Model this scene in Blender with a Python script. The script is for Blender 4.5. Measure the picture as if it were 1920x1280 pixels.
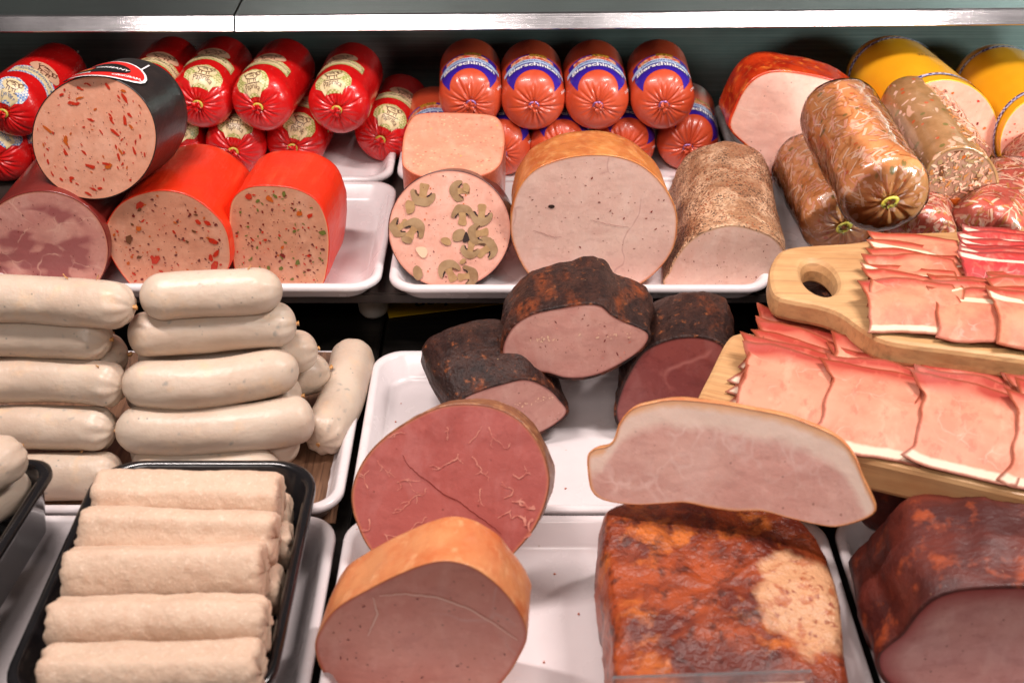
import bpy, bmesh, math, random
from mathutils import Vector, Matrix, noise
R = math.radians
for o in list(bpy.data.objects): bpy.data.objects.remove(o)
scene = bpy.context.scene
col = scene.collection

# ------------------------------------------------------------------ camera
F = 2300.0                      # focal length in photo pixels (1920 wide)
PITCH = R(33.1)
CAM = Vector((0.0, -0.88, 0.572))
cd = bpy.data.cameras.new('camera'); cam = bpy.data.objects.new('camera', cd); col.objects.link(cam)
cam.location = CAM; cam.rotation_euler = (R(90) - PITCH, 0, 0)
cd.sensor_width = 36; cd.lens = F / 1920 * 36; cd.clip_start = 0.02; cd.clip_end = 50
cd.dof.use_dof = True; cd.dof.focus_distance = 0.97; cd.dof.aperture_fstop = 10.0
scene.camera = cam
# ------------------------------------------------------------------ light
world = bpy.data.worlds.new('World'); scene.world = world; world.use_nodes = True
bg = world.node_tree.nodes['Background']
bg.inputs[0].default_value = (1.0, 0.90, 0.86, 1); bg.inputs[1].default_value = 0.10
def area(name, loc, target, sx, sy, power, color, spread=180):
    l = bpy.data.lights.new(name, 'AREA'); l.shape = 'RECTANGLE'; l.size = sx; l.size_y = sy
    l.energy = power; l.color = color; l.spread = R(spread)
    o = bpy.data.objects.new(name, l); col.objects.link(o); o.location = loc
    o.rotation_euler = (Vector(target) - Vector(loc)).to_track_quat('-Z', 'Y').to_euler()
    return o
area('counter_lamp', (-0.30, -0.23, 0.82), (-0.22, 0.02, 0.0), 0.34, 0.05, 5.8, (1.0, 0.885, 0.84))
area('counter_lamp', (0.44, -0.22, 0.82), (0.28, 0.02, 0.0), 0.30, 0.05, 6.1, (1.0, 0.895, 0.85))
area('wall_fill_light', (1.00, -0.62, 0.44), (0.42, 0.36, 0.14), 0.26, 0.16, 2.3, (0.84, 1.0, 0.95), 75)  # added cool fill, aimed under the shelf to brighten the right back wall
area('front_fill_light', (-0.25, -1.9, 1.75), (0.0, -0.2, 0.05), 1.0, 0.6, 14, (1.0, 0.90, 0.85))  # added soft fill behind the camera, lifts the shaded front faces
scene.view_settings.view_transform = 'Standard'; scene.view_settings.look = 'None'
scene.view_settings.exposure = 0.10; scene.view_settings.gamma = 1.0
scene.view_settings.use_curve_mapping = False

# ------------------------------------------------------------------ helpers: photo pixel -> place
FW = Vector((0, math.cos(PITCH), -math.sin(PITCH))); UP = Vector((0, math.sin(PITCH), math.cos(PITCH)))
def ray(px, py): return FW + Vector((1, 0, 0)) * ((px - 960) / F) + UP * ((640 - py) / F)
def onz(px, py, z): d = ray(px, py); return CAM + d * ((z - CAM.z) / d.z)
def ony(px, py, y): d = ray(px, py); return CAM + d * ((y - CAM.y) / d.y)
def frame(C, yaw=0, pitch=0, roll=0):
    """z axis looks out of the cut face towards the viewer, the body runs to -z"""
    y, p = R(yaw), R(pitch)
    a = Vector((math.sin(y) * math.cos(p), math.cos(y) * math.cos(p), math.sin(p)))
    ex = Vector((math.cos(y), -math.sin(y), 0)); n = -a; ey = n.cross(ex)
    m = Matrix((ex, ey, n)).transposed().to_4x4()
    return Matrix.Translation(C) @ m @ Matrix.Rotation(R(roll), 4, 'Z')
def on_plane(pts, Mx):
    o = Mx.translation; n = Mx.col[2].to_3d(); inv = Mx.inverted(); out = []
    for px, py in pts:
        d = ray(px, py); t = (o - CAM).dot(n) / d.dot(n)
        q = inv @ (CAM + d * t); out.append((q.x, q.y))
    return out
def smooth_loop(pts, n=96):
    k = len(pts); dense = []
    for i in range(k):
        p0, p1, p2, p3 = (pts[(i + j - 1) % k] for j in range(4))
        for s in range(16):
            t = s / 16; t2 = t * t; t3 = t2 * t
            dense.append(tuple(.5 * (2 * p1[c] + (p2[c] - p0[c]) * t + (2 * p0[c] - 5 * p1[c] + 4 * p2[c] - p3[c]) * t2 + (3 * p1[c] - p0[c] - 3 * p2[c] + p3[c]) * t3) for c in (0, 1)))
    L = [0]
    for i in range(len(dense)):
        a, b = dense[i], dense[(i + 1) % len(dense)]; L.append(L[-1] + math.hypot(b[0] - a[0], b[1] - a[1]))
    out = []; j = 0
    for i in range(n):
        s = L[-1] * i / n
        while L[j + 1] < s: j += 1
        f = (s - L[j]) / max(1e-9, L[j + 1] - L[j]); a, b = dense[j % len(dense)], dense[(j + 1) % len(dense)]
        out.append((a[0] + (b[0] - a[0]) * f, a[1] + (b[1] - a[1]) * f))
    area_ = sum(out[i][0] * out[(i + 1) % n][1] - out[(i + 1) % n][0] * out[i][1] for i in range(n))
    return out if area_ > 0 else out[::-1]
def ell(cx, cy, rx, ry, n=20, sq=1.0):
    o = []
    for i in range(n):
        a = 2 * math.pi * i / n; c, s = math.cos(a), math.sin(a)
        o.append((cx + rx * math.copysign(abs(c) ** sq, c), cy + ry * math.copysign(abs(s) ** sq, s)))
    return o
def centroid(p): return sum(a for a, b in p) / len(p), sum(b for a, b in p) / len(p)
def inside(p, poly):
    x, y = p; c = False; n = len(poly)
    for i in range(n):
        x1, y1 = poly[i]; x2, y2 = poly[i - 1]
        if (y1 > y) != (y2 > y) and x < (x2 - x1) * (y - y1) / (y2 - y1) + x1: c = not c
    return c

# ------------------------------------------------------------------ helpers: objects
def mesh(name, verts, faces, mats, parent=None, smooth=True, fmat=None, attrs=None, Mx=None):
    me = bpy.data.meshes.new(name); me.from_pydata([tuple(v) for v in verts], [], faces)
    for m in (mats if isinstance(mats, (list, tuple)) else [mats]): me.materials.append(m)
    if smooth: me.polygons.foreach_set('use_smooth', [True] * len(me.polygons))
    if fmat: me.polygons.foreach_set('material_index', fmat)
    for k, v in (attrs or {}).items():
        if isinstance(v[0], (tuple, list)):
            at = me.attributes.new(k, 'FLOAT_VECTOR', 'POINT'); at.data.foreach_set('vector', [c for t in v for c in t])
        else:
            at = me.attributes.new(k, 'FLOAT', 'POINT'); at.data.foreach_set('value', v)
    me.update()
    o = bpy.data.objects.new(name, me); col.objects.link(o)
    if parent: o.parent = parent
    if Mx is not None: o.matrix_local = Mx
    return o
def tag(o, label, cat=None, group=None, kind=None):
    if label: o['label'] = label
    if cat: o['category'] = cat
    if group: o['group'] = group
    if kind: o['kind'] = kind
    return o
def thing(name, label, cat, Mx, group=None):
    o = bpy.data.objects.new(name, None); col.objects.link(o); o.matrix_world = Mx; o.empty_display_size = .01
    return tag(o, label, cat, group)
def grid_faces(nr, n, closed=True, off=0):
    f = []
    for i in range(nr - 1):
        for j in range(n if closed else n - 1):
            a = off + i * n + j; b = off + i * n + (j + 1) % n
            f.append((a, b, b + n, a + n))
    return f
def fbm(p, s, o=3): return noise.fractal(Vector(p) * s, 1.0, 2.0, o)

# ------------------------------------------------------------------ helpers: materials
def S(r, g, b):
    return tuple((c / 255 / 12.92 if c / 255 <= .04045 else ((c / 255 + .055) / 1.055) ** 2.4) for c in (r, g, b)) + (1,)
def mat(name, base, rough=.5, layers=(), bump=(), spec=.5, metal=0, sss=0, coat=0, trans=0, alpha=1, aniso=0, rlayers=None):
    m = bpy.data.materials.new(name); m.use_nodes = True; nt = m.node_tree; N = nt.nodes; Lk = nt.links.new
    b = N['Principled BSDF']
    tc = N.new('ShaderNodeTexCoord'); oi = N.new('ShaderNodeObjectInfo')
    mul = N.new('ShaderNodeMath'); mul.operation = 'MULTIPLY'; mul.inputs[1].default_value = 7.0; Lk(oi.outputs['Random'], mul.inputs[0])
    add = N.new('ShaderNodeVectorMath'); add.operation = 'ADD'; Lk(tc.outputs['Object'], add.inputs[0]); Lk(mul.outputs[0], add.inputs[1])
    def coord(stretch, warp):
        v = add.outputs[0]
        if warp:
            n = N.new('ShaderNodeTexNoise'); n.inputs['Scale'].default_value = warp[0]; n.inputs['Detail'].default_value = 3; Lk(v, n.inputs['Vector'])
            s = N.new('ShaderNodeVectorMath'); s.operation = 'SCALE'; s.inputs['Scale'].default_value = warp[1]; Lk(n.outputs['Color'], s.inputs[0])
            a = N.new('ShaderNodeVectorMath'); a.operation = 'ADD'; Lk(v, a.inputs[0]); Lk(s.outputs[0], a.inputs[1]); v = a.outputs[0]
        if stretch:
            mp = N.new('ShaderNodeMapping'); mp.inputs['Scale'].default_value = stretch; Lk(v, mp.inputs['Vector']); v = mp.outputs[0]
        return v
    def field(kind, scale, stretch=None, warp=None, detail=4):
        if kind == 'attr':
            n = N.new('ShaderNodeAttribute'); n.attribute_name = scale; return n.outputs['Fac']
        if kind == 'attrn':      # attribute with ragged noise on it
            n = N.new('ShaderNodeAttribute'); n.attribute_name = scale
            q = N.new('ShaderNodeTexNoise'); q.inputs['Scale'].default_value = stretch or 200; q.inputs['Detail'].default_value = 5; Lk(add.outputs[0], q.inputs['Vector'])
            x = N.new('ShaderNodeMath'); x.operation = 'MULTIPLY_ADD'; x.inputs[1].default_value = warp or .1; Lk(q.outputs['Fac'], x.inputs[0]); Lk(n.outputs['Fac'], x.inputs[2])
            return x.outputs[0]
        v = coord(stretch, warp)
        if kind == 'noise':
            n = N.new('ShaderNodeTexNoise'); n.inputs['Scale'].default_value = scale; n.inputs['Detail'].default_value = detail; n.inputs['Roughness'].default_value = .6
            Lk(v, n.inputs['Vector']); return n.outputs['Fac']
        if kind in ('spot', 'edge'):
            n = N.new('ShaderNodeTexVoronoi'); n.feature = 'F1' if kind == 'spot' else 'DISTANCE_TO_EDGE'; n.inputs['Scale'].default_value = scale
            Lk(v, n.inputs['Vector']); return n.outputs['Distance']
        if kind == 'wave':
            n = N.new('ShaderNodeTexWave'); n.inputs['Scale'].default_value = scale; n.inputs['Distortion'].default_value = 6; n.inputs['Detail'].default_value = 3
            Lk(v, n.inputs['Vector']); return n.outputs['Fac']
        if kind == 'check':
            n = N.new('ShaderNodeTexChecker'); n.inputs['Scale'].default_value = scale; Lk(v, n.inputs['Vector']); return n.outputs['Fac']
    c = N.new('ShaderNodeRGB'); c.outputs[0].default_value = base; cur = c.outputs[0]
    for ly in layers:
        kind, scale, lo, hi, colr, fac = ly[:6]; ex = ly[6] if len(ly) > 6 else {}
        gate = ex.get('gate'); kw = {k: v for k, v in ex.items() if k != 'gate'}
        f = field(kind, scale, **kw)
        mr = N.new('ShaderNodeMapRange'); mr.inputs[1].default_value = lo; mr.inputs[2].default_value = hi; mr.inputs[3].default_value = 0; mr.inputs[4].default_value = fac
        Lk(f, mr.inputs[0]); fo = mr.outputs[0]
        if gate:
            g = field(*gate[:2]); gr = N.new('ShaderNodeMapRange'); gr.inputs[1].default_value = gate[2]; gr.inputs[2].default_value = gate[3]; Lk(g, gr.inputs[0])
            mm = N.new('ShaderNodeMath'); mm.operation = 'MULTIPLY'; Lk(fo, mm.inputs[0]); Lk(gr.outputs[0], mm.inputs[1]); fo = mm.outputs[0]
        mx = N.new('ShaderNodeMix'); mx.data_type = 'RGBA'; Lk(fo, mx.inputs['Factor']); Lk(cur, mx.inputs['A']); mx.inputs['B'].default_value = colr; cur = mx.outputs['Result']
    Lk(cur, b.inputs['Base Color'])
    prev = None
    for bp in bump:
        kind, scale, dist = bp[:3]; ex = bp[3] if len(bp) > 3 else {}
        f = field(kind, scale, **ex); bn = N.new('ShaderNodeBump'); bn.inputs['Strength'].default_value = 1.0; bn.inputs['Distance'].default_value = dist
        Lk(f, bn.inputs['Height'])
        if prev: Lk(prev, bn.inputs['Normal'])
        prev = bn.outputs[0]
    if prev: Lk(prev, b.inputs['Normal'])
    b.inputs['Roughness'].default_value = rough; b.inputs['Specular IOR Level'].default_value = spec; b.inputs['Metallic'].default_value = metal
    if rlayers:
        kind, scale, lo, hi, r0, r1 = rlayers[:6]; f = field(kind, scale, **(rlayers[6] if len(rlayers) > 6 else {}))
        mr = N.new('ShaderNodeMapRange'); mr.inputs[1].default_value = lo; mr.inputs[2].default_value = hi; mr.inputs[3].default_value = r0; mr.inputs[4].default_value = r1
        Lk(f, mr.inputs[0]); Lk(mr.outputs[0], b.inputs['Roughness'])
    if sss:
        b.inputs['Subsurface Weight'].default_value = sss; b.inputs['Subsurface Radius'].default_value = (1, .45, .3); b.inputs['Subsurface Scale'].default_value = .004
    if coat: b.inputs['Coat Weight'].default_value = coat; b.inputs['Coat Roughness'].default_value = .12
    if trans: b.inputs['Transmission Weight'].default_value = trans
    if aniso: b.inputs['Anisotropic'].default_value = aniso
    if alpha < 1: b.inputs['Alpha'].default_value = alpha
    return m
PORE = lambda c=(90, 35, 30), sc=230, r=.10, f=.8: ('spot', sc, r + .06, r, S(*c), f, {'gate': ('noise', 90, .48, .56)})
PLASTIC_WHITE = mat('white_melamine', S(224, 215, 216), .22, [('noise', 30, .4, .8, S(213, 202, 204), .5), ('spot', 55, .05, .035, S(190, 170, 160), .6, {'gate': ('noise', 12, .55, .6)}), ('noise', 16, .60, .70, S(214, 186, 180), .35, {'warp': (40, .01)})], coat=.2, rlayers=('noise', 22, .35, .65, .14, .36))
PLASTIC_BLACK = mat('black_plastic', S(22, 20, 22), .2, [('spot', 160, .05, .03, S(120, 110, 105), .5, {'gate': ('noise', 40, .55, .6)})], coat=.3, bump=[('noise', 60, .0002)])
STEEL = mat('brushed_steel', S(178, 176, 178), .26, [('noise', 60, .3, .8, S(150, 146, 148), .6, {'stretch': (.3, 8, 8)}), ('spot', 90, .05, .03, S(110, 90, 85), .5, {'gate': ('noise', 25, .55, .62)})], metal=1, bump=[('noise', 300, .00012, {'stretch': (.02, 3, 3)})], aniso=.4, rlayers=('noise', 14, .3, .7, .17, .27))
WALL_STEEL = mat('wall_steel', S(104, 117, 113), .3, [('noise', 9, .35, .7, S(78, 84, 82), .8), ('noise', 200, .4, .7, S(150, 158, 155), .3, {'stretch': (.03, 1, 4)})], metal=.6, bump=[('noise', 300, .0001, {'stretch': (.02, 3, 3)})])
DARK_STEEL = mat('dark_steel', S(70, 66, 62), .3, [('noise', 40, .3, .7, S(52, 48, 46), .8, {'stretch': (.2, 6, 6)}), ('spot', 110, .06, .04, S(140, 60, 30), .7, {'gate': ('noise', 30, .58, .64)})], metal=.85, bump=[('noise', 200, .0001, {'stretch': (.05, 3, 3)})])
BOARD_STEP = mat('step_board', S(58, 48, 44), .45, [('noise', 40, .3, .7, S(44, 38, 36), .7)])
RUBBER_WHITE = mat('foot_plastic', S(196, 190, 180), .4, [('noise', 80, .4, .7, S(176, 166, 150), .6)])

# ------------------------------------------------------------------ the case: deck, step, wall, shelf
def box(name, x0, x1, y0, y1, z0, z1, m, parent=None, bev=.001):
    bm = bmesh.new(); bmesh.ops.create_cube(bm, size=1)
    for v in bm.verts: v.co = Vector(((x0 + x1) / 2 + v.co.x * (x1 - x0), (y0 + y1) / 2 + v.co.y * (y1 - y0), (z0 + z1) / 2 + v.co.z * (z1 - z0)))
    if bev: bmesh.ops.bevel(bm, geom=bm.edges[:], offset=bev, segments=2, affect='EDGES')
    me = bpy.data.meshes.new(name); bm.to_mesh(me); bm.free(); me.materials.append(m)
    o = bpy.data.objects.new(name, me); col.objects.link(o); o.parent = parent; return o
deck = box('floor', -.75, .75, -.75, .42, -.04, -.012, DARK_STEEL, bev=0); tag(deck, None, kind='structure')
for x0, x1 in ((-.75, -.432), (-.429, -.1125), (-.1095, .2085), (.2115, .75)):
    box('deck_panel', x0, x1, -.74, .40, -.0118, 0, DARK_STEEL, deck, .0012)
wall = box('back_wall', -.75, .75, .362, .38, -.012, .33, WALL_STEEL, bev=0); tag(wall, None, kind='structure')
step = thing('display_step', 'low dark step board on round white feet carrying the rear trays', 'step', Matrix.Translation((0, .1, 0)))
box('board', -.74, .74, -.115, .255, .045, .055, BOARD_STEP, step, .0015)
def turned(prof, n=32):
    v = []; [v.append((r * math.cos(2 * math.pi * j / n), r * math.sin(2 * math.pi * j / n), z)) for r, z in prof for j in range(n)]
    return v, grid_faces(len(prof), n) + [tuple(range(n))[::-1], tuple(range((len(prof) - 1) * n, len(prof) * n))]
fv, ff = turned([(.006, 0), (.010, .001), (.0128, .005), (.0135, .011), (.0135, .045)])
for x, y in ((-.5, -.058), (-.122, -.058), (.26, -.058), (-.5, .2), (-.122, .2), (.26, .2)):
    mesh('foot', fv, ff, RUBBER_WHITE, step, Mx=Matrix.Translation((x, y, 0)))
# overhead shelf: two bent steel pieces with a bright lip that slopes slightly
def shelf(label, pxa, pxb, pya, pyb, Y, dz=0):
    a = ony(pxa, pya, Y); b = ony(pxb, pyb, Y); lip = .0135
    prof = [(.012, -.0005), (.0, .0), (-.0012, .0012), (.0066, lip - .0012), (.008, lip), (.16, lip + .006), (.16, lip + .003), (.010, lip - .003), (.0018, .0012), (.012, .0012)]
    v = []
    for e in (a, b): v += [(e.x, Y + p[0], e.z + p[1] + dz) for p in prof]
    n = len(prof); f = [(i, (i + 1) % n, n + (i + 1) % n, n + i)[::-1] for i in range(n)] + [tuple(range(n)), tuple(range(n, 2 * n))[::-1]]
    return tag(mesh('steel_shelf', v, f, STEEL, smooth=False), label, 'shelf', 'steel shelf panels above the back row')
shelf('left brushed steel shelf panel above the red sausages, ending at a mitred seam', -420, 438, 62, 60, .208)
shelf('long right brushed steel shelf panel running over the blue-labelled sausages and ham', 442, 2350, 60.5, 44, .206)

# ------------------------------------------------------------------ trays
def rrect(x0, x1, y0, y1, r, k=8):
    o = []
    for cx, cy, a0 in ((x1 - r, y1 - r, 0), (x0 + r, y1 - r, 90), (x0 + r, y0 + r, 180), (x1 - r, y0 + r, 270)):
        for i in range(k + 1): a = R(a0 + 90 * i / k); o.append((cx + r * math.cos(a), cy + r * math.sin(a)))
    return o
def tray(name, label, x0, x1, y0, y1, z, h, m, group, r=.024, lipw=.006, inset=.012, rot=None, cat='tray'):
    cx, cy = (x0 + x1) / 2, (y0 + y1) / 2; w, d = (x1 - x0) / 2, (y1 - y0) / 2
    P = [(inset + .006, 0), (inset + .001, .0012), (inset - .002, .004), (.0055, h - .008), (.004, h - .0065), (.001, h - .006), (0, h - .0045), (.0002, h - .0015), (.0018, h), (lipw - .001, h), (lipw + .0012, h - .0018), (inset + .001, .0075), (inset + .004, .0042), (inset + .010, .003)]
    v = []; n = 36
    for ins, zz in P: v += [(a, b, zz) for a, b in rrect(-w + ins, w - ins, -d + ins, d - ins, max(.004, r - ins * .55))]
    f = grid_faces(len(P), n) + [tuple(range(n))[::-1], tuple(range((len(P) - 1) * n, len(P) * n))]
    Mx = Matrix.Translation((cx, cy, z)) @ (rot or Matrix())
    o = mesh(name, v, f, m); o.matrix_world = Mx
    return tag(o, label, cat, group)
G = 'white trays in the counter'
ZU = .0552
tray('serving_tray', 'white tray in the back row under the red labelled sausages', -.424, -.113, .162, .352, ZU, .019, PLASTIC_WHITE, G)
tray('serving_tray', 'white tray in the back row under the blue-labelled sausages', -.109, .208, .162, .352, ZU, .019, PLASTIC_WHITE, G)
tray('serving_tray', 'white tray in the back row under the yellow sausages', .212, .525, .162, .352, ZU, .019, PLASTIC_WHITE, G)
tray('serving_tray', 'white tray holding the bright red cut sausages', -.420, -.106, -.036, .158, ZU, .019, PLASTIC_WHITE, G)
tray('serving_tray', 'white tray holding the mushroom sausage and the smoked turkey breast', -.100, .210, -.038, .158, ZU, .019, PLASTIC_WHITE, G)
tray('serving_tray', 'white tray under the clear-wrapped aspic sausages', .216, .53, -.036, .158, ZU, .019, PLASTIC_WHITE, G)
tray('serving_tray', 'white tray lined with wood-pattern paper under the white sausages', -.425, -.116, -.248, -.052, .0004, .024, PLASTIC_WHITE, G)
tray('serving_tray', 'white tray under the black-rinded smoked hams', -.111, .204, -.248, -.052, .0004, .024, PLASTIC_WHITE, G)
tray('serving_tray', 'white tray hidden under the two wooden boards', .212, .53, -.248, -.052, .0004, .024, PLASTIC_WHITE, G)
tray('serving_tray', 'white tray under the black tray of pale rolls', -.425, -.116, -.47, -.252, .0004, .024, PLASTIC_WHITE, G)
tray('serving_tray', 'white tray in front holding the cut ham and the roast pork', -.111, .208, -.47, -.252, .0004, .024, PLASTIC_WHITE, G)
tray('serving_tray', 'white tray in the front right corner under the dark red loin', .213, .53, -.47, -.252, .0004, .024, PLASTIC_WHITE, G)

# ------------------------------------------------------------------ writing
def text_bm(s, size, shear=0, bold=0, sx=1):
    cu = bpy.data.curves.new('t', 'FONT'); cu.body = s; cu.size = size; cu.align_x = 'CENTER'; cu.align_y = 'CENTER'; cu.shear = shear; cu.offset = bold * size; cu.resolution_u = 3
    o = bpy.data.objects.new('t', cu); col.objects.link(o)
    dg = bpy.context.evaluated_depsgraph_get(); me = bpy.data.meshes.new_from_object(o.evaluated_get(dg))
    bm = bmesh.new(); bm.from_mesh(me); bpy.data.objects.remove(o); bpy.data.meshes.remove(me)
    for v in bm.verts: v.co.x *= sx
    return bm
def poly_bm(pts):
    bm = bmesh.new(); bm.faces.new([bm.verts.new((x, y, 0)) for x, y in pts]); return bm
def cut_bm(bm, step):
    xs = [v.co.x for v in bm.verts]; ys = [v.co.y for v in bm.verts]
    for ax, lo, hi in ((0, min(xs), max(xs)), (1, min(ys), max(ys))):
        t = lo + step
        while t < hi - 1e-6:
            co = Vector((0, 0, 0)); co[ax] = t; no = Vector((0, 0, 0)); no[ax] = 1
            bmesh.ops.bisect_plane(bm, geom=bm.verts[:] + bm.edges[:] + bm.faces[:], plane_co=co, plane_no=no); t += step
    return bm
def wrap(name, bm, surf, m, parent, eps, u0=0, v0=0, step=.004, rot=0):
    c, s = math.cos(R(rot)), math.sin(R(rot))
    for v in bm.verts: x, y = v.co.x, v.co.y; v.co.x = u0 + x * c - y * s; v.co.y = v0 + x * s + y * c
    cut_bm(bm, step)
    bmesh.ops.triangulate(bm, faces=[f for f in bm.faces if len(f.verts) > 4])
    bm.verts.index_update()
    V = [surf(v.co.x, v.co.y, eps) for v in bm.verts]; Fc = [tuple(v.index for v in f.verts) for f in bm.faces]; bm.free()
    return mesh(name, V, Fc, m, parent)
def arc_band(w, h, bow, n=14, taper=0):
    """curved ribbon: centre bows by `bow` upwards"""
    t = [-1 + 2 * i / n for i in range(n + 1)]
    return [(w / 2 * a, -h / 2 + bow * (1 - a * a)) for a in t] + [((w / 2 - taper) * a, h / 2 + bow * (1 - a * a)) for a in t[::-1]]
def bow_text(bm, w, bow):
    for v in bm.verts: a = v.co.x / (w / 2); v.co.y += bow * (1 - a * a)
    return bm
def stroke(pts, w):
    L, Rr = [], []
    for i, p in enumerate(pts):
        a = pts[max(0, i - 1)]; b = pts[min(len(pts) - 1, i + 1)]; dx, dy = b[0] - a[0], b[1] - a[1]; l = math.hypot(dx, dy) or 1
        ww = w * (.5 + .5 * math.sin(math.pi * (i + .5) / len(pts)))
        L.append((p[0] - dy / l * ww, p[1] + dx / l * ww)); Rr.append((p[0] + dy / l * ww, p[1] - dx / l * ww))
    return L + Rr[::-1]

# ------------------------------------------------------------------ whole sausages with gathered ends
class Body:
    """surface of revolution round -z with pleats near both ends; s = distance along the skin from the front pole"""
    def __init__(self, Rr, L, seed, dome=.62, creases=22, amp=.0022, wob=.0006, rear_dome=.7):
        self.R, self.L = Rr, L; rnd = random.Random(seed); self.off = Vector((seed * 3.1, seed * 1.7, 0)); self.wob = wob
        self.cr = [[(rnd.uniform(0, .5) + i) / creases * 2 * math.pi for i in range(creases)] for e in (0, 1)]
        self.cl = [[rnd.uniform(.45, 1.0) for i in range(creases)] for e in (0, 1)]
        self.ca = [[rnd.uniform(.4, 1.0) * amp for i in range(creases)] for e in (0, 1)]
        prof = []; n = 40
        for i in range(n + 1):
            t = i / n * math.pi / 2; prof.append((Rr * math.sin(t) ** .86, -dome * Rr * (1 - math.cos(t))))
        zl = -(L - rear_dome * Rr); z0 = prof[-1][1]; m = 24
        for i in range(1, m): prof.append((Rr, z0 + (zl - z0) * i / m))
        for i in range(n + 1):
            t = (1 - i / n) * math.pi / 2; prof.append((Rr * math.sin(t) ** .86, zl - rear_dome * Rr * (1 - math.sin(math.pi / 2 - t) * 0 - math.cos(math.pi / 2 - t) * 0) * math.cos(t)))
        self.prof = prof; self.s = [0]
        for a, b in zip(prof, prof[1:]): self.s.append(self.s[-1] + math.hypot(b[0] - a[0], b[1] - a[1]))
        self.S = self.s[-1]
    def at(self, th, s, eps=0):
        s = min(max(s, 0), self.S); lo, hi = 0, len(self.s) - 1
        while hi - lo > 1:
            mid = (lo + hi) // 2
            if self.s[mid] <= s: lo = mid
            else: hi = mid
        f = (s - self.s[lo]) / max(1e-9, self.s[hi] - self.s[lo]); a, b = self.prof[lo], self.prof[hi]
        r = a[0] + (b[0] - a[0]) * f; z = a[1] + (b[1] - a[1]) * f
        dx, dz = b[0] - a[0], b[1] - a[1]; l = math.hypot(dx, dz) or 1; nr, nz = -dz / l, dx / l
        d = eps
        for e, q in ((0, s), (1, self.S - s)):
            if q < self.R * 1.35:
                for th0, ln, am in zip(self.cr[e], self.cl[e], self.ca[e]):
                    reach = self.R * 1.25 * ln
                    if q > reach: continue
                    dt = (th - th0 + math.pi) % (2 * math.pi) - math.pi
                    w = .0011 / max(r, .004)
                    if abs(dt) < 4 * w:
                        env = math.sin(math.pi * min(1, max(0, q / reach)) ** .6)
                        d -= am * env * math.exp(-(dt / w) ** 2) * (1.0 if abs(dt) < 4 * w else 0)
                d -= .0016 * math.exp(-(q / (self.R * .16)) ** 2)
        x, y = math.sin(th), math.cos(th)
        d += self.wob * noise.noise(Vector((x * 1.3, y * 1.3, z * 28)) + self.off) * min(1, r / (self.R * .5))
        return Vector(((r + d * nr) * x, (r + d * nr) * y, z + d * nz))
    def surf(self, roll=0):
        return lambda u, v, eps: self.at(u / self.R + R(roll), v, eps)
    def build(self, name, m, parent, n=150):
        ss = []; k = 30
        for i in range(k): ss.append(self.R * 1.45 * ((i + .25) / k) ** 1.2)
        for i in range(14): ss.append(self.R * 1.45 + (self.S - 2.9 * self.R) * (i + .5) / 14)
        ss += [self.S - q for q in ss[k - 1::-2]]
        v = []
        for s in ss: v += [self.at(2 * math.pi * j / n, s) for j in range(n)]
        f = [tuple(t) for t in grid_faces(len(ss), n)] + [tuple(range(n))[::-1], tuple(range((len(ss) - 1) * n, len(ss) * n))]
        return mesh(name, v, f, m, parent)
def torus(name, R1, r2, m, parent, Mx, sx=1.0, n=20, k=8):
    v = [((R1 + r2 * math.cos(2 * math.pi * j / k)) * math.cos(2 * math.pi * i / n) * sx, (R1 + r2 * math.cos(2 * math.pi * j / k)) * math.sin(2 * math.pi * i / n), r2 * math.sin(2 * math.pi * j / k)) for i in range(n) for j in range(k)]
    f = [(i * k + j, ((i + 1) % n) * k + j, ((i + 1) % n) * k + (j + 1) % k, i * k + (j + 1) % k) for i in range(n) for j in range(k)]
    return mesh(name, v, f, m, parent, Mx=Mx)
def tuft(name, m, parent, seed, h=.005, r=.0045, z0=-.0012, flip=False):
    rnd = random.Random(seed); n = 36; v = []; prof = [(.0022, 0), (.0019, .0012), (.0026, .0024), (r, .004), (r * .9, h), (r * .35, h * .75)]
    ph = [rnd.uniform(0, 6.3) for _ in range(4)]
    for i, (rr, z) in enumerate(prof):
        for j in range(n):
            a = 2 * math.pi * j / n; k = i / 5
            q = rr * (1 + k * (.35 * math.sin(5 * a + ph[0]) + .25 * math.sin(9 * a + ph[1]) + .2 * rnd.uniform(-1, 1)))
            v.append((q * math.cos(a) + k * .0012 * math.cos(ph[2]), q * math.sin(a) - k * .001, (z0 + z + k * .0012 * math.sin(3 * a + ph[3])) * 1))
    return mesh(name, v, grid_faces(6, n) + [tuple(range(5 * n, 6 * n))], m, parent)
CAS_RED = mat('red_casing', S(206, 22, 22), .27, [('noise', 60, .35, .7, S(184, 12, 16), .6), ('noise', 300, .62, .7, S(240, 120, 110), .25)], bump=[('noise', 160, .0004), ('noise', 500, .00012)], coat=.35, sss=.05)
CAS_BIER = mat('terracotta_casing', S(196, 76, 44), .34, [('noise', 70, .35, .7, S(178, 58, 32), .6)], bump=[('noise', 220, .00022)], coat=.25)
CAS_ORANGE = mat('orange_red_casing', S(232, 52, 18), .36, [('noise', 25, .35, .7, S(220, 36, 14), .7), ('noise', 120, .56, .7, S(240, 90, 50), .4, {'stretch': (1, 1, .12)})], bump=[('noise', 70, .0012, {'stretch': (1, 1, .1)}), ('noise', 26, .002)], coat=.12)
CAS_BROWN = mat('brown_red_casing', S(122, 40, 34), .3, [('noise', 30, .35, .7, S(104, 30, 28), .6)], bump=[('noise', 120, .0003)], coat=.2)
CAS_BLACK = mat('black_casing', S(34, 28, 28), .36, [('noise', 90, .4, .7, S(52, 40, 36), .5)], bump=[('noise', 150, .0004), ('noise', 40, .0008)], coat=.15)
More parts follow.
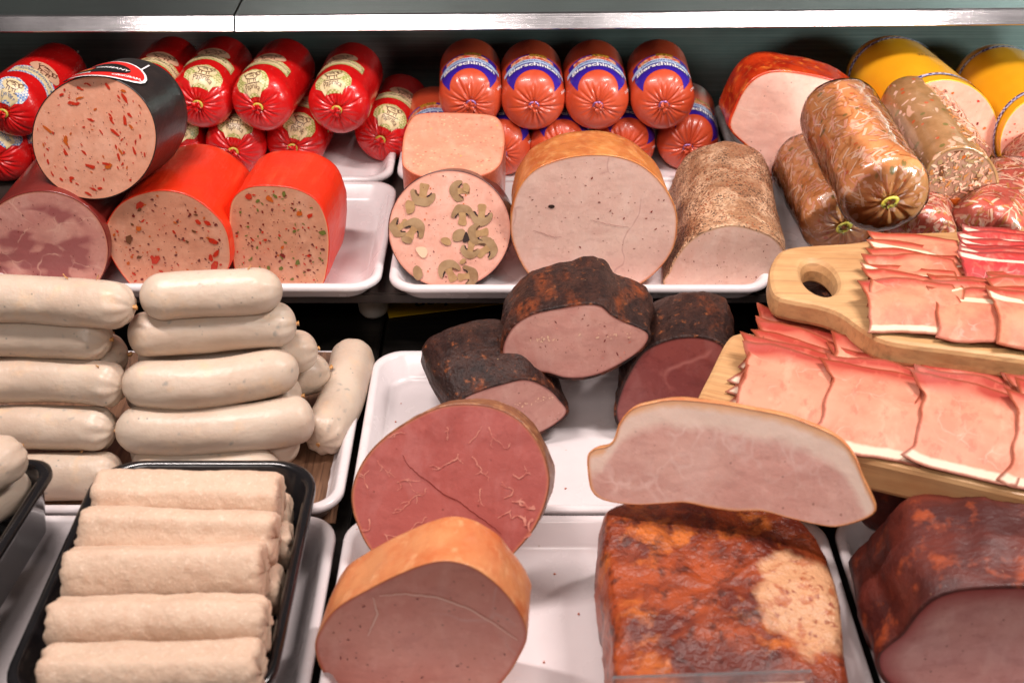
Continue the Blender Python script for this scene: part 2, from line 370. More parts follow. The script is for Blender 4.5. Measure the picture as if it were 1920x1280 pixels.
CAS_YELLOW = mat('yellow_casing', S(240, 172, 34), .28, [('noise', 30, .35, .7, S(232, 156, 22), .6)], bump=[('noise', 60, .0003)], coat=.25)
CAS_MUSH = mat('aubergine_casing', S(82, 44, 40), .35, [('noise', 50, .4, .7, S(60, 30, 30), .6)], coat=.15)
ALU = mat('clip_metal', S(205, 200, 198), .3, metal=1)
CLIP_Y = mat('clip_wire', S(206, 190, 70), .35, [('noise', 300, .4, .6, S(150, 150, 90), .6)])
CLIP_V = mat('clip_violet', S(150, 110, 160), .3, metal=.6)
STRING = mat('string', S(196, 186, 172), .7, [('noise', 400, .4, .6, S(150, 140, 128), .6)])
INK_BLUE = mat('print_blue', S(52, 28, 140), .3); INK_WHITE = mat('print_white', S(236, 232, 232), .35)
INK_SKY = mat('print_sky', S(120, 160, 214), .35, [('check', 900, .4, .6, S(226, 232, 240), .9)])
INK_PIC = mat('print_picture', S(196, 60, 46), .35, [('noise', 260, .48, .52, S(230, 170, 130), .9), ('noise', 420, .56, .6, S(90, 130, 60), .8)])
INK_GOLD = mat('print_gold', S(196, 140, 40), .35, [('noise', 600, .48, .54, S(70, 40, 20), .8)])
INK_CREAM = mat('print_cream', S(222, 202, 158), .35, [('noise', 200, .4, .7, S(206, 180, 130), .5)])
INK_GREEN = mat('print_green', S(150, 152, 78), .35, [('check', 520, .4, .6, S(214, 202, 150), .9)])
INK_LBLUE = mat('print_lightblue', S(96, 136, 190), .35, [('check', 520, .4, .6, S(226, 220, 206), .9)])
INK_BROWN = mat('print_brown', S(92, 48, 34), .4); INK_PIG = mat('print_pig', S(206, 160, 130), .4)
INK_BLACK = mat('print_black', S(20, 16, 18), .4); INK_REDP = mat('print_red', S(206, 36, 32), .35); INK_NAVY = mat('print_navy', S(44, 44, 110), .35)
INK_DKB = mat('print_script_blue', S(50, 90, 150), .4)
MARK = dict(kind='stuff')
def doodle(root, surf, u0, v0, sc, m, seed, rot=0, eps=.0009):
    """a loose line drawing of farm animals on a label"""
    rnd = random.Random(seed); bm = bmesh.new()
    body = [(math.cos(a) * 1.0, math.sin(a) * .55) for a in [i / 14 * 2 * math.pi for i in range(15)]]
    shapes = [body, [(1.0 + .35 * math.cos(a), .35 + .32 * math.sin(a)) for a in [i / 10 * 2 * math.pi for i in range(11)]], [(-.7, -.4), (-.75, -.95)], [(-.35, -.5), (-.4, -1.0)], [(.4, -.5), (.42, -1.0)], [(.7, -.4), (.8, -.9)], [(-1, .1), (-1.25, .35), (-1.1, .5)], [(1.1, .6), (1.2, .95), (1.35, .6)], [(-.5, .2), (0, .35), (.4, .1)], [(-.3, -.1), (.2, 0), (.5, -.25)], [(-1.5, -1.0), (0, -1.15), (1.5, -.95)]]
    c, s = math.cos(R(rot)), math.sin(R(rot))
    for p in shapes:
        p = [(x + rnd.uniform(-.06, .06), y + rnd.uniform(-.06, .06)) for x, y in p]
        q = stroke([(x * sc, y * sc) for x, y in p], sc * .07); n = len(q) // 2
        vs = [bm.verts.new((u0 + x * c - y * s, v0 + x * s + y * c, 0)) for x, y in q]
        for i in range(n - 1): bm.faces.new((vs[i], vs[i + 1], vs[2 * n - 2 - i], vs[2 * n - 1 - i]))
    bm.verts.index_update()
    V = [surf(v.co.x, v.co.y, eps) for v in bm.verts]; Fc = [tuple(v.index for v in f.verts)[::-1] for f in bm.faces]; bm.free()
    return tag(mesh('label_drawing', V, Fc, m, root), None, **MARK)
def badge(w, h):
    return [(-w * .5, h * .1), (-w * .56, -h * .12), (-w * .42, -h * .3), (-w * .3, -h * .5), (w * .3, -h * .5), (w * .42, -h * .3), (w * .56, -h * .12), (w * .5, h * .1), (w * .3, h * .36), (0, h * .5), (-w * .3, h * .36)]
def add_ends(root, B, wire, tuftm, seed):
    torus('clip', .0034, .0011, wire, root, Matrix.Translation((0, 0, -.0006)), 1.15)
    tuft('casing_end', tuftm, root, seed)
    rnd = random.Random(seed); vs = []; fs = []
    for k in range(4):                      # loose string tails at the rear clip
        a = rnd.uniform(-1.3, 1.3) + R(90); p = Vector((0, 0, -B.L + .001)); d = Vector((math.cos(a) * .7, math.sin(a) * 1.0, -.5)).normalized(); l = rnd.uniform(.012, .02)
        o = len(vs)
        for t in (0, .5, 1):
            c = p + d * l * t + Vector((0, rnd.uniform(0, .002), 0)) * t
            for j in range(5): q = 2 * math.pi * j / 5; vs.append(c + Vector((math.cos(q), math.sin(q), 0)) * .0008)
        fs += grid_faces(3, 5, off=o) + [tuple(range(o + 10, o + 15))]
    mesh('string_tail', vs, fs, STRING, root)
def red_sausage(label, front, yaw, L, roll, seed, blue=False, group='red wrapped sausages in the back row', Rr=.029, pitch=0, txt='Paprika-Fleischwurst'):
    root = thing('wrapped_sausage', label, 'sausage', frame(front, yaw, pitch), group)
    B = Body(Rr, L, seed); B.build('casing', CAS_RED, root); sf = B.surf(roll)
    A, Bk, dk = (INK_LBLUE, INK_CREAM, INK_DKB) if blue else (INK_GREEN, INK_CREAM, INK_BROWN)
    q = random.Random(seed * 7); roll += q.uniform(-9, 9); sf = B.surf(roll); dv = q.uniform(-.003, .006)
    wrap('label_border', poly_bm(badge(.037, .030)), sf, A, root, .00035, 0, .0265 + dv, .003)
    wrap('label', poly_bm(arc_band(.030, .0105, .004)), sf, Bk, root, .0006, 0, .0165 + dv, .003)
    wrap('label', poly_bm(ell(0, 0, .011, .0065, 16)), sf, Bk, root, .0006, 0, .031 + dv, .003)
    tag(wrap('label_text', bow_text(text_bm('Lyoner' if blue else 'Paprika', .0075, .25), .03, .004), sf, dk, root, .0009, 0, .0175 + dv), None, **MARK)
    doodle(root, sf, 0, .031 + dv, .0062, INK_BROWN, seed)
    u1, v1 = q.uniform(-.004, .010), .057 + dv
    wrap('label_border', poly_bm(arc_band(.050, .0145, .006)), sf, A, root, .00035, u1, v1 - .0005, .003)
    wrap('label', poly_bm(arc_band(.046, .0088, .006)), sf, Bk, root, .0006, u1, v1 - .0005, .003)
    tag(wrap('label_text', bow_text(text_bm(txt if not blue else 'Schinkenwurst', .0062 if not blue else .0066, .25), .05, .006), sf, dk, root, .0009, u1, v1), None, **MARK)
    wrap('label', poly_bm(ell(0, 0, .016, .009, 18)), sf, INK_PIG, root, .0005, u1, v1 + .0175, .003)
    doodle(root, sf, u1, v1 + .0175, .0075, INK_BROWN, seed + 5)
    add_ends(root, B, CLIP_Y, CAS_RED, seed)
    return root
def bier_sausage(label, front, yaw, L, roll, seed, Rr=.0297, group='terracotta sausages with blue labels'):
    root = thing('wrapped_sausage', label, 'sausage', frame(front, yaw, 0), group)
    B = Body(Rr, L, seed, creases=20, amp=.0018, wob=.0003); B.build('casing', CAS_BIER, root); sf = B.surf(roll)
    n = 14; t = [-1 + 2 * i / n for i in range(n + 1)]
    v0 = .0350
    blue = [(.029 * a, v0 - .012 + .012 * (1 - a * a)) for a in t] + [(.030 * a, v0 + .0345 + .003 * (1 - a * a)) for a in t[::-1]]
    wrap('label', poly_bm(blue), sf, INK_BLUE, root, .00035, 0, 0, .003)
    wrap('label_strip', poly_bm(arc_band(.066, .0085, .004)), sf, INK_SKY, root, .0006, 0, v0 + .0165, .003)
    wrap('label_picture', poly_bm(arc_band(.042, .009, .003)), sf, INK_PIC, root, .0006, -.002, v0 + .0265, .003)
    wrap('label_plaque', poly_bm([(-.008, -.003), (.008, -.003), (.008, .003), (-.008, .003)]), sf, INK_GOLD, root, .0008, .004, v0 + .0345, .003)
    tag(wrap('label_text', bow_text(text_bm('Bierschinken', .0112, 0, .03, .9), .06, .004), sf, INK_WHITE, root, .0009, 0, v0 + .0068), None, **MARK)
    tag(wrap('label_text', bow_text(text_bm('Delikatess-Wurst', .0056, .2), .06, .004), sf, INK_NAVY, root, .0011, 0, v0 + .0165), None, **MARK)
    tag(wrap('label_text', text_bm('250 g', .0035), sf, INK_WHITE, root, .0009, .036, v0 - .003, rot=90), None, **MARK)
    add_ends(root, B, CLIP_V, CAS_BIER, seed)
    return root
ZL = ZU + .0032 + .0293; ZT = ZL + .0500
def fz(px, py, z): return onz(px, py, z)
# red row, upper then lower
red_sausage('red sausage with cream label tucked behind the black-cased sausage', fz(262, 200, ZT), 4, .125, 14, 11)
red_sausage('upper red sausage between the black-cased one and the one with a big front badge', fz(370, 197, ZT), 3, .122, 10, 12, txt='Fleischwurst')
red_sausage('upper red sausage with a large cream badge on its front end', fz(483, 202, ZT), 6, .122, -4, 13)
red_sausage('upper red sausage at the right end of the red stack', fz(631, 207, ZT - .004), 3, .118, -6, 14)
red_sausage('lower red sausage peeping out between black casing and red cut sausage', fz(322, 278, ZL), 0, .12, 24, 15)
red_sausage('lower red sausage with green label behind the two cut red sausages', fz(437, 285, ZL), -1, .12, 8, 16)
red_sausage('lower red sausage with Fleischwurst ribbon, third from the right', fz(548, 278, ZL), 4, .12, 12, 17, txt='Fleischwurst')
red_sausage('lower rightmost red sausage lying alone on the white tray', fz(713, 263, ZL), 8, .118, 22, 18)
GB = 'red sausages with blue-edged labels at the left edge'
red_sausage('upper red sausage with blue-edged label at the left photo edge', fz(5, 213, ZT), 10, .125, 22, 21, True, GB)
red_sausage('lower red sausage cut off by the left photo edge', fz(-12, 300, ZL), 2, .12, 30, 22, True, GB)
red_sausage('lower red sausage with blue-edged label left of the black-cased sausage', fz(98, 290, ZL), -2, .12, -28, 23, True, GB)
# blue label row
nm = ['first', 'second', 'third', 'fourth']
for i, (x, y) in enumerate(((883, 196), (1001, 199), (1121, 199), (1245, 198))):
    bier_sausage(f'{nm[i]} from the left of the upper four blue-labelled terracotta sausages', fz(x, y, ZT + .001), -2 + i * 1.2, .112, (-3, 2, 0, -4)[i], 31 + i)
low = ['lower blue-labelled sausage half hidden left of the pink meat loaf', 'lower terracotta sausage between the pink loaf and the smoked turkey', 'lower terracotta sausage left of two behind the smoked turkey breast', 'lower terracotta sausage right of two behind the smoked turkey breast', 'lower terracotta sausage with blue label above the peppered roast']
for i, (x, y) in enumerate(((822, 288), (941, 289), (1052, 289), (1170, 285), (1290, 278))):
    bier_sausage(low[i], fz(x, y, ZL), (-6, -3, 0, 4, 5)[i], .112, (-20, 5, 10, 18, 20)[i], 41 + i)

# ------------------------------------------------------------------ cut meats
def loft_body(name, out, prof, m, parent, amp=0, fs=60, seed=0, lip=.0008, end=True, fine=0):
    cx, cy = centroid(out); n = len(out); v = []; off = Vector((seed * 2.3, seed, 0)); edge = []
    mr = sum(math.hypot(x - cx, y - cy) for x, y in out) / n
    rings = [(.0003, -min(lip, .0006) * .8, 0, 0), (.0003, lip, 0, 0)] + [(-d, (lip, sc), dx, dy) for d, sc, dx, dy in prof]
    for ri, (z, sc, dx, dy) in enumerate(rings):
        for x, y in out:
            ux, uy = x - cx, y - cy; l = math.hypot(ux, uy) or 1
            if isinstance(sc, tuple): k = sc[1] + sc[0] / l * sc[1]
            else: k = 1 + sc / l
            p = Vector((cx + ux * k + dx, cy + uy * k + dy, z))
            if amp and ri > 2:
                g = min(1, -z / .012)
                d = amp * g * fbm(p + off, fs, 3) + fine * g * fbm(p + off, fs * 5, 3)
                p.x += ux / l * d; p.y += uy / l * d; p.z += d * .4
            v.append(p); edge.append(-z)
    f = [t for t in grid_faces(len(rings), n)]
    f = [t[::-1] for t in f]
    if end:
        c = Vector((0, 0, 0)); o = (len(rings) - 1) * n
        for q in v[o:o + n]: c += q / n
        c.z -= .001; v.append(c); edge.append(-c.z); k = len(v) - 1
        f += [(o + j, o + (j + 1) % n, k)[::-1] for j in range(n)]
    return mesh(name, v, f, m, parent, attrs={'depth': edge})
def face_disc(name, out, m, parent, amp=.0003, fs=90, seed=0, z=0.0, extra=None):
    xs = sorted((x, y) for x, y in out); tops = {}
    for x, y in out: q = round(x / .004); tops[q] = max(tops.get(q, -9), y)
    def top(x, y):
        q = x / .004; a, b = math.floor(q), math.floor(q) + 1; ta = tops.get(a, tops.get(b, y)); tb = tops.get(b, ta); return ta + (tb - ta) * (q - a) - y
    cx, cy = centroid(out); n = len(out); v = []; e = []; rr = [0, .15, .3, .45, .6, .72, .82, .9, .955, .985, 1.0]
    mr = sum(math.hypot(x - cx, y - cy) for x, y in out) / n; off = Vector((seed * 1.7, 0, seed))
    for k in rr[1:]:
        for x, y in out:
            p = Vector((cx + (x - cx) * k, cy + (y - cy) * k, z)); p.z += amp * fbm(p + off, fs, 2) * (1 - k ** 8)
            v.append(p); e.append((1 - k) * math.hypot(x - cx, y - cy))
    c = Vector((cx, cy, z)); v.append(c); e.append(mr)
    f = [t[::-1] for t in grid_faces(len(rr) - 1, n)][::1] + [(j, (j + 1) % n, len(v) - 1) for j in range(n)]
    f = [t if len(t) == 3 else t[::-1] for t in f]
    f = [(a[::-1] if len(a) == 4 else a) for a in f]
    return mesh(name, v, f, m, parent, attrs={'edge': e, 'top': [top(p.x, p.y) for p in v]})
def CYL(L, t=1.0, rnd=.6):
    """straight body with a rounded far end"""
    p = [(d * L * .86, 1 - (1 - t) * d, 0, 0) for d in (.01, .05, .12, .2, .3, .4, .5, .6, .7, .8, .9, 1)]
    for a in (20, 40, 55, 70, 80): p.append((L * (.86 + .14 * math.sin(R(a))), t * (math.cos(R(a)) ** rnd), 0, 0))
    return p
def cut_thing(name, label, cat, px, C, yaw, pitch, prof, fm, sm, amp=0, fs=60, seed=1, lip=.0004, famp=.0003, group=None, fine=0, n=120, skin='casing'):
    Mx = frame(C, yaw, pitch); root = thing(name, label, cat, Mx, group)
    out = smooth_loop(on_plane(px, Mx), n)
    b = loft_body(skin, out, prof, sm, root, amp, fs, seed, lip, fine=fine)
    f = face_disc('cut_face', out, fm, root, famp, seed=seed)
    return root, out, Mx
def chips(root, out, n, lo, hi, mats, seed, name='pepper_pieces', asp=(1, 3), margin=.92, z=.0005, region=None, flow=None):
    rnd = random.Random(seed); cx, cy = centroid(out); sm = [(cx + (x - cx) * margin, cy + (y - cy) * margin) for x, y in out]
    xs = [p[0] for p in sm]; ys = [p[1] for p in sm]; V = []; Fc = []; fmv = []; tries = 0
    while len(Fc) < n and tries < n * 60:
        tries += 1; x, y = rnd.uniform(min(xs), max(xs)), rnd.uniform(min(ys), max(ys))
        if not inside((x, y), sm) or (region and not region((x - cx), (y - cy), rnd)): continue
        s = lo + (hi - lo) * rnd.random() ** 2.2; a = rnd.uniform(*asp); w, h = s * math.sqrt(a), s / math.sqrt(a); k = rnd.randint(5, 8)
        th = rnd.uniform(0, math.pi) if not flow else flow(x - cx, y - cy) + rnd.gauss(0, .5)
        o = len(V); ct, st = math.cos(th), math.sin(th)
        for j in range(k):
            q = 2 * math.pi * (j + rnd.uniform(-.25, .25)) / k; r = rnd.uniform(.6, 1.1); u, v = w / 2 * math.cos(q) * r, h / 2 * math.sin(q) * r
            V.append((x + u * ct - v * st, y + u * st + v * ct, z + len(Fc) * 2e-7))
        Fc.append(tuple(range(o, o + k))); fmv.append(rnd.randrange(len(mats)))
    return tag(mesh(name, V, Fc, mats, root, smooth=False, fmat=fmv), None, **MARK)
PEP_R = mat('pepper_red', S(192, 44, 26), .3, [('noise', 400, .4, .6, S(200, 60, 30), .6)]); PEP_D = mat('pepper_dark', S(120, 30, 24), .35)
PEP_O = mat('pepper_orange', S(196, 92, 30), .3); PEP_G = mat('pepper_green', S(108, 110, 48), .35); PEP_B = mat('olive_brown', S(110, 66, 40), .35); HOLE = mat('pore', S(112, 50, 44), .5)
VEIN = mat('fat_vein', S(226, 158, 140), .4, [('noise', 200, .4, .62, S(198, 108, 98), .9)])
LINE = mat('pale_line', S(232, 186, 170), .4)
CRACK = mat('crack', S(178, 132, 124), .5)
PALE = mat('fat_piece', S(228, 190, 160), .4)
def slice_mat(name, a, b, rim=None, sss=.1, mott=45, rough=.42, extra=()):
    up = lambda c, k: tuple(min(250, int(255 * (1 - (1 - v / 255) * (1 - k)))) for v in c)
    sat = lambda c, k: tuple(max(0, min(252, int(sum(c) / 3 + (v - sum(c) / 3) * k))) for v in c)
    a, b = sat(up(a, .12), 1.06), sat(up(b, .08), 1.06)
    ly = [('noise', 11, .38, .64, S(*[int(c * .95) for c in b]), .5, {'detail': 3, 'warp': (20, .03)}), ('noise', mott, .40, .66, S(*b), .6, {'detail': 6}), ('noise', 130, .54, .68, S(*[min(255, c + 10) for c in a]), .4), ('noise', 210, .56, .68, S(*[int(c * .9) for c in b]), .35), ('noise', 60, .50, .64, S(*up(a, .18)), .32, {'stretch': (1, .3, 1), 'warp': (8, .06)}), ('noise', 80, .52, .66, S(*[int(c * .88) for c in b]), .35, {'stretch': (.35, 1, 1), 'warp': (9, .06)}), PORE(sc=150, r=.08, f=.55)] + list(extra)
    if rim: ly.append(('attr', 'edge', .0022, .0006, S(*rim), .8))
    return mat(name, S(*a), rough, ly, bump=[('noise', 350, .00012), ('noise', 90, .0003)], sss=sss, coat=.16, spec=.4, rlayers=('noise', 40, .35, .65, .3, .5))
def strip(name, pts_px, w, m, parent, Mxx, z=.00045):
    """thin flat seam drawn into a cut face"""
    q = stroke(pts_px, w); n = len(q) // 2; p = on_plane(q, Mxx)
    return mesh(name, [(x, y, z) for x, y in p], [(i, i + 1, 2 * n - 2 - i, 2 * n - 1 - i)[::-1] for i in range(n - 1)], m, parent)
def bend(pts, k=6, jit=.8, seed=1):
    rn = random.Random(seed); o = []
    for a, b in zip(pts, pts[1:]):
        for t in range(k): o.append((a[0] + (b[0] - a[0]) * t / k + rn.uniform(-jit, jit), a[1] + (b[1] - a[1]) * t / k + rn.uniform(-jit, jit)))
    return o + [pts[-1]]
# black-cased paprika sausage on top of the left group
SL_PAP = slice_mat('paprika_slice', (226, 160, 130), (218, 146, 116), (234, 158, 126))
C = ony(178, 258, -.012)
r_, out, Mx = cut_thing('cut_sausage', 'big black-cased sausage with red pepper bits lying across the red ones', 'sausage', ell(177, 258, 116, 115), C, 12, -6, CYL(.062), SL_PAP, CAS_BLACK, .0006, 40, 51, skin='black_casing')
swirl = lambda x, y: math.atan2(y, x) + math.pi / 2
chips(r_, out, 95, .0014, .0065, [PEP_R, PEP_R, PEP_R, PEP_R, PEP_O], 51, asp=(1.4, 3.5), flow=swirl)
chips(r_, out, 190, .0005, .0013, [HOLE, PEP_D, PALE], 52, 'pores', asp=(1, 1.6))
c0 = centroid(out); r0 = max(p[0] for p in out) - c0[0]
def tube_surf(out, lip, roll):
    cc = centroid(out); tab = sorted((math.atan2(x - cc[0], y - cc[1]), math.hypot(x - cc[0], y - cc[1])) for x, y in out); rad = sum(t[1] for t in tab) / len(tab)
    def rr(a):
        a = (a + math.pi) % (2 * math.pi) - math.pi
        for (a0, q0), (a1, q1) in zip(tab, tab[1:]):
            if a0 <= a <= a1: return q0 + (q1 - q0) * (a - a0) / max(1e-9, a1 - a0)
        return tab[0][1]
    def f(u, v, eps):
        a = u / rad + R(roll); q = rr(a) + lip + eps; return Vector((cc[0] + q * math.sin(a), cc[1] + q * math.cos(a), -v))
    return f
sf = tube_surf(out, .0012, 9)
wrap('emblem_border', poly_bm(ell(0, 0, .034, .0215, 26)), sf, INK_WHITE, r_, .0006, -.004, .016, .003)
wrap('emblem', poly_bm(ell(0, 0, .032, .0195, 26)), sf, INK_REDP, r_, .0009, -.004, .016, .003)
wrap('emblem', poly_bm(ell(0, 0, .022, .012, 22)), sf, INK_BLACK, r_, .0012, -.004, .0165, .003)
for k, (mm, vv) in enumerate(((INK_BLACK, .0195), (INK_REDP, .016), (INK_GOLD, .0125))):
    wrap('flag_stripe', poly_bm([(-.007, -.0017), (.006, -.0017), (.006, .0017), (-.007, .0017)]), sf, mm, r_, .0015, -.014, vv, .003)
tag(wrap('emblem_text', text_bm('GERMANY', .0052, 0, .02), sf, INK_WHITE, r_, .0016, .005, .0165), None, **MARK)
tag(wrap('emblem_text', text_bm('ORIGINAL', .0045, 0, .02), sf, INK_WHITE, r_, .0016, .020, .008, rot=38), None, **MARK)
tag(wrap('emblem_text', text_bm('LYONER', .0042, 0, .02), sf, INK_WHITE, r_, .0016, -.012, .002), None, **MARK)
wrap('emblem_line', poly_bm([(-.0006, -.008), (.0006, -.008), (.0006, .008), (-.0006, .008)]), sf, INK_WHITE, r_, .0006, .020, .036, .003)
# brown-cased ham sausage
SL_HAM = slice_mat('ham_sausage_slice', (206, 142, 126), (186, 112, 104), (226, 150, 120), extra=[('noise', 22, .47, .53, S(156, 84, 84), .85, {'gate': ('attr', 'edge', .010, .016), 'warp': (18, .03), 'stretch': (1, 1.7, 1), 'detail': 2}), ('edge', 36, .03, .0, S(222, 172, 154), .8, {'warp': (30, .03), 'gate': ('noise', 30, .46, .56)})])
r_, out, Mx = cut_thing('cut_sausage', 'ham sausage in brown casing with marbled face at the lower left', 'sausage', ell(78, 470, 125, 112), ony(78, 470, -.016), 2, 0, CYL(.15), SL_HAM, CAS_BROWN, .0004, 40, 55, skin='brown_casing')
chips(r_, out, 60, .0005, .002, [HOLE, PEP_D], 56, 'pores', asp=(1, 2))
# two orange-red cut sausages
SL_LY = slice_mat('pepper_sausage_slice', (216, 150, 118), (202, 128, 100), (238, 156, 120))
LY1 = [(197, 443), (213, 397), (247, 370), (300, 357), (350, 365), (390, 390), (420, 423), (431, 463), (427, 505), (390, 545), (330, 558), (265, 548), (220, 500)]
r_, out, Mx = cut_thing('cut_sausage', 'orange-red cut sausage with red and orange pepper pieces, round face', 'sausage', LY1, ony(315, 455, -.014), 5, 0, CYL(.10), SL_LY, CAS_ORANGE, .0010, 30, 57, skin='orange_red_casing')
chips(r_, out, 30, .003, .0095, [PEP_R, PEP_O, PEP_B, PEP_R], 57, asp=(1, 2.4)); chips(r_, out, 210, .0008, .003, [HOLE, PEP_D, PEP_R, PEP_O, HOLE], 58, 'pores', asp=(1, 2.2))
LY2 = [(430, 437), (433, 383), (453, 357), (490, 348), (550, 353), (590, 373), (610, 407), (617, 450), (613, 503), (600, 537), (550, 548), (480, 545), (447, 520), (436, 477)]
SL_LY2 = slice_mat('herb_sausage_slice', (210, 146, 112), (192, 122, 94), (240, 172, 130))
r_, out, Mx = cut_thing('cut_sausage', 'orange-red cut sausage with square face and green herb specks', 'sausage', LY2, ony(523, 450, -.012), 6, 0, CYL(.075), SL_LY2, CAS_ORANGE, .0012, 30, 59, skin='orange_red_casing')
chips(r_, out, 40, .002, .0075, [PEP_R, PEP_G, PEP_D, PEP_O, PEP_G], 59, asp=(1, 2)); chips(r_, out, 230, .0008, .003, [HOLE, PEP_D, PEP_R, HOLE, PEP_G], 60, 'pores', asp=(1, 2.4))
# pink meat loaf standing upright
LOAF = [(773, 222), (795, 213), (857, 212), (918, 216), (938, 228), (946, 253), (944, 287), (935, 312), (907, 328), (853, 334), (792, 331), (763, 318), (754, 300), (758, 253)]
SL_LOAF = slice_mat('meat_loaf_face', (226, 150, 118), (214, 132, 104), (216, 120, 88), mott=70, extra=[('spot', 230, .28, .16, S(238, 186, 148), .85, {'gate': ('noise', 60, .45, .55)}), ('spot', 170, .22, .12, S(196, 92, 68), .8, {'gate': ('noise', 80, .45, .55)}), ('spot', 120, .12, .08, S(222, 178, 70), .8, {'gate': ('noise', 50, .52, .58)})])
SK_LOAF = mat('meat_loaf_crust', S(186, 96, 66), .4, [('noise', 60, .35, .65, S(164, 74, 52), .8), ('noise', 400, .5, .7, S(204, 124, 92), .6)], bump=[('noise', 250, .0004)], coat=.1)
r_, out, Mx = cut_thing('meat_loaf', 'block of pink meat loaf standing on end behind the mushroom sausage', 'meat loaf', LOAF, ony(852, 272, .078), 0, -82, [(d, 1, 0, 0) for d in (.001, .003, .01, .02, .04, .06, .07, .078)] + [(.0805, .97, 0, 0)], SL_LOAF, SK_LOAF, .001, 60, 61, lip=.0002, skin='crust')
# mushroom sausage
SL_MUSH = slice_mat('mushroom_slice_face', (220, 160, 140), (208, 144, 124), (200, 130, 110), extra=[('spot', 150, .1, .05, S(196, 96, 84), .6, {'gate': ('noise', 60, .5, .58)})])
r_, out, Mx = cut_thing('cut_sausage', 'sausage slice studded with brown mushrooms, leaning on the pink loaf', 'sausage', ell(843, 430, 114.5, 110.5, 24), ony(843, 430, .0), 5, -22, CYL(.045), SL_MUSH, CAS_MUSH, .0002, 40, 63, skin='dark_casing')
MUS = mat('mushroom_flesh', S(158, 126, 92), .3, [('noise', 160, .35, .65, S(132, 100, 70), .8), ('noise', 50, .4, .62, S(176, 146, 112), .6)], coat=.1); MUS2 = mat('mushroom_gill', S(104, 72, 48), .4, [('noise', 300, .4, .6, S(80, 52, 36), .7)]); MUS3 = mat('mushroom_pale', S(176, 140, 98), .35, [('noise', 200, .4, .6, S(156, 118, 80), .7)])
DARKGAP = mat('mushroom_gap', S(44, 26, 22), .5)
k = (Mx.translation - CAM).dot(FW) / F
def blob(cx, cy, r, seed, sx=1.0, rot=0, sy=1.0):
    rnd = random.Random(seed); pts = []
    for j in range(9): a = 2 * math.pi * j / 9; q = r * rnd.uniform(.85, 1.1); x, y = q * sx * math.cos(a), q * sy * math.sin(a); pts.append((cx + x * math.cos(rot) - y * math.sin(rot), cy + x * math.sin(rot) + y * math.cos(rot)))
    return pts
def crescent(cx, cy, r, rot, w=.5):
    a = [R(rot - 105 + 210 * i / 8) for i in range(9)]
    return [(cx + r * math.cos(t), cy + r * math.sin(t)) for t in a] + [(cx + r * (1 - w) * math.cos(t) + r * .12 * math.cos(R(rot)), cy + r * (1 - w) * math.sin(t) + r * .12 * math.sin(R(rot))) for t in a[::-1]]
def flush(name, pts_px, m, z, parent, Mxx, smoothn=28):
    p = smooth_loop(on_plane(pts_px, Mxx), smoothn); n = len(p); cx, cy = centroid(p)
    v = [(x, y, z - .0006) for x, y in p] + [(cx + (x - cx) * .992, cy + (y - cy) * .992, z) for x, y in p]
    return mesh(name, v, grid_faces(2, n) + [tuple(range(n, 2 * n))], m, parent, smooth=False)
def mushroom(x, y, r, rot, seed, z):
    """a champignon cut lengthwise: curled cap, stem and the dark gill gap between them"""
    rn = random.Random(seed); c, sn = math.cos(R(rot)), -math.sin(R(rot))
    def T(pts): return [(x + r * (a * c + b * sn) , y - r * (-a * sn + b * c)) for a, b in ((p * rn.uniform(.92, 1.08), q * rn.uniform(.92, 1.08)) for p, q in pts)]
    st = flush('mushroom_piece', T([(-.30, .25), (.30, .25), (.30, -.3), (.42, -.85), (.1, -1.0), (-.36, -.9), (-.28, -.3)]), MUS3, z, r_, Mx, 36)
    cp = flush('mushroom_piece', T([(-1.0, -.12), (-.92, .35), (-.55, .78), (0, .95), (.55, .8), (.92, .35), (1.0, -.15), (.80, -.38), (.62, -.12), (.40, .12), (0, .2), (-.40, .12), (-.62, -.1), (-.82, -.36)]), MUS, z + .0002, r_, Mx, 56)
    for sg in (-1, 1):
        flush('mushroom_gill', T([(sg * .34, .10), (sg * .55, -.02), (sg * .72, -.30), (sg * .62, -.30), (sg * .46, -.10), (sg * .33, -.02)]), DARKGAP if rn.random() < .7 else MUS2, z + .0004, cp, Mx, 20)
for i, (x, y, r, rot) in enumerate(((793, 366, 21, 170), (862, 358, 18, 95), (867, 402, 19, 0), (903, 404, 19, 175), (896, 438, 19, 100), (749, 426, 18, 120), (776, 430, 20, -35), (882, 468, 16, 165), (913, 466, 20, -55), (842, 507, 20, 25), (877, 517, 18, -80))): mushroom(x, y, r * 1.1, rot, i + 3, .0005 + i * .00002)
for i, (x, y, r) in enumerate(((769, 388, 12), (861, 441, 13), (837, 452, 9), (784, 511, 12), (868, 490, 6), (763, 449, 9), (874, 352, 8))): flush('mushroom_piece', blob(x, y, r, i + 9, .8, i, 1.15), MUS if i % 2 else MUS3, .0011 + i * .00003, r_, Mx)
flush('mushroom_piece', [(780, 465), (796, 463), (802, 472), (797, 483), (788, 480)], PALE, .0012, r_, Mx)
flush('mushroom_gap', [(874, 434), (880, 450), (868, 453)], DARKGAP, .0013, r_, Mx)
chips(r_, out, 150, .0005, .0016, [HOLE, PEP_D, HOLE, PEP_O], 64, 'pores', asp=(1, 2))
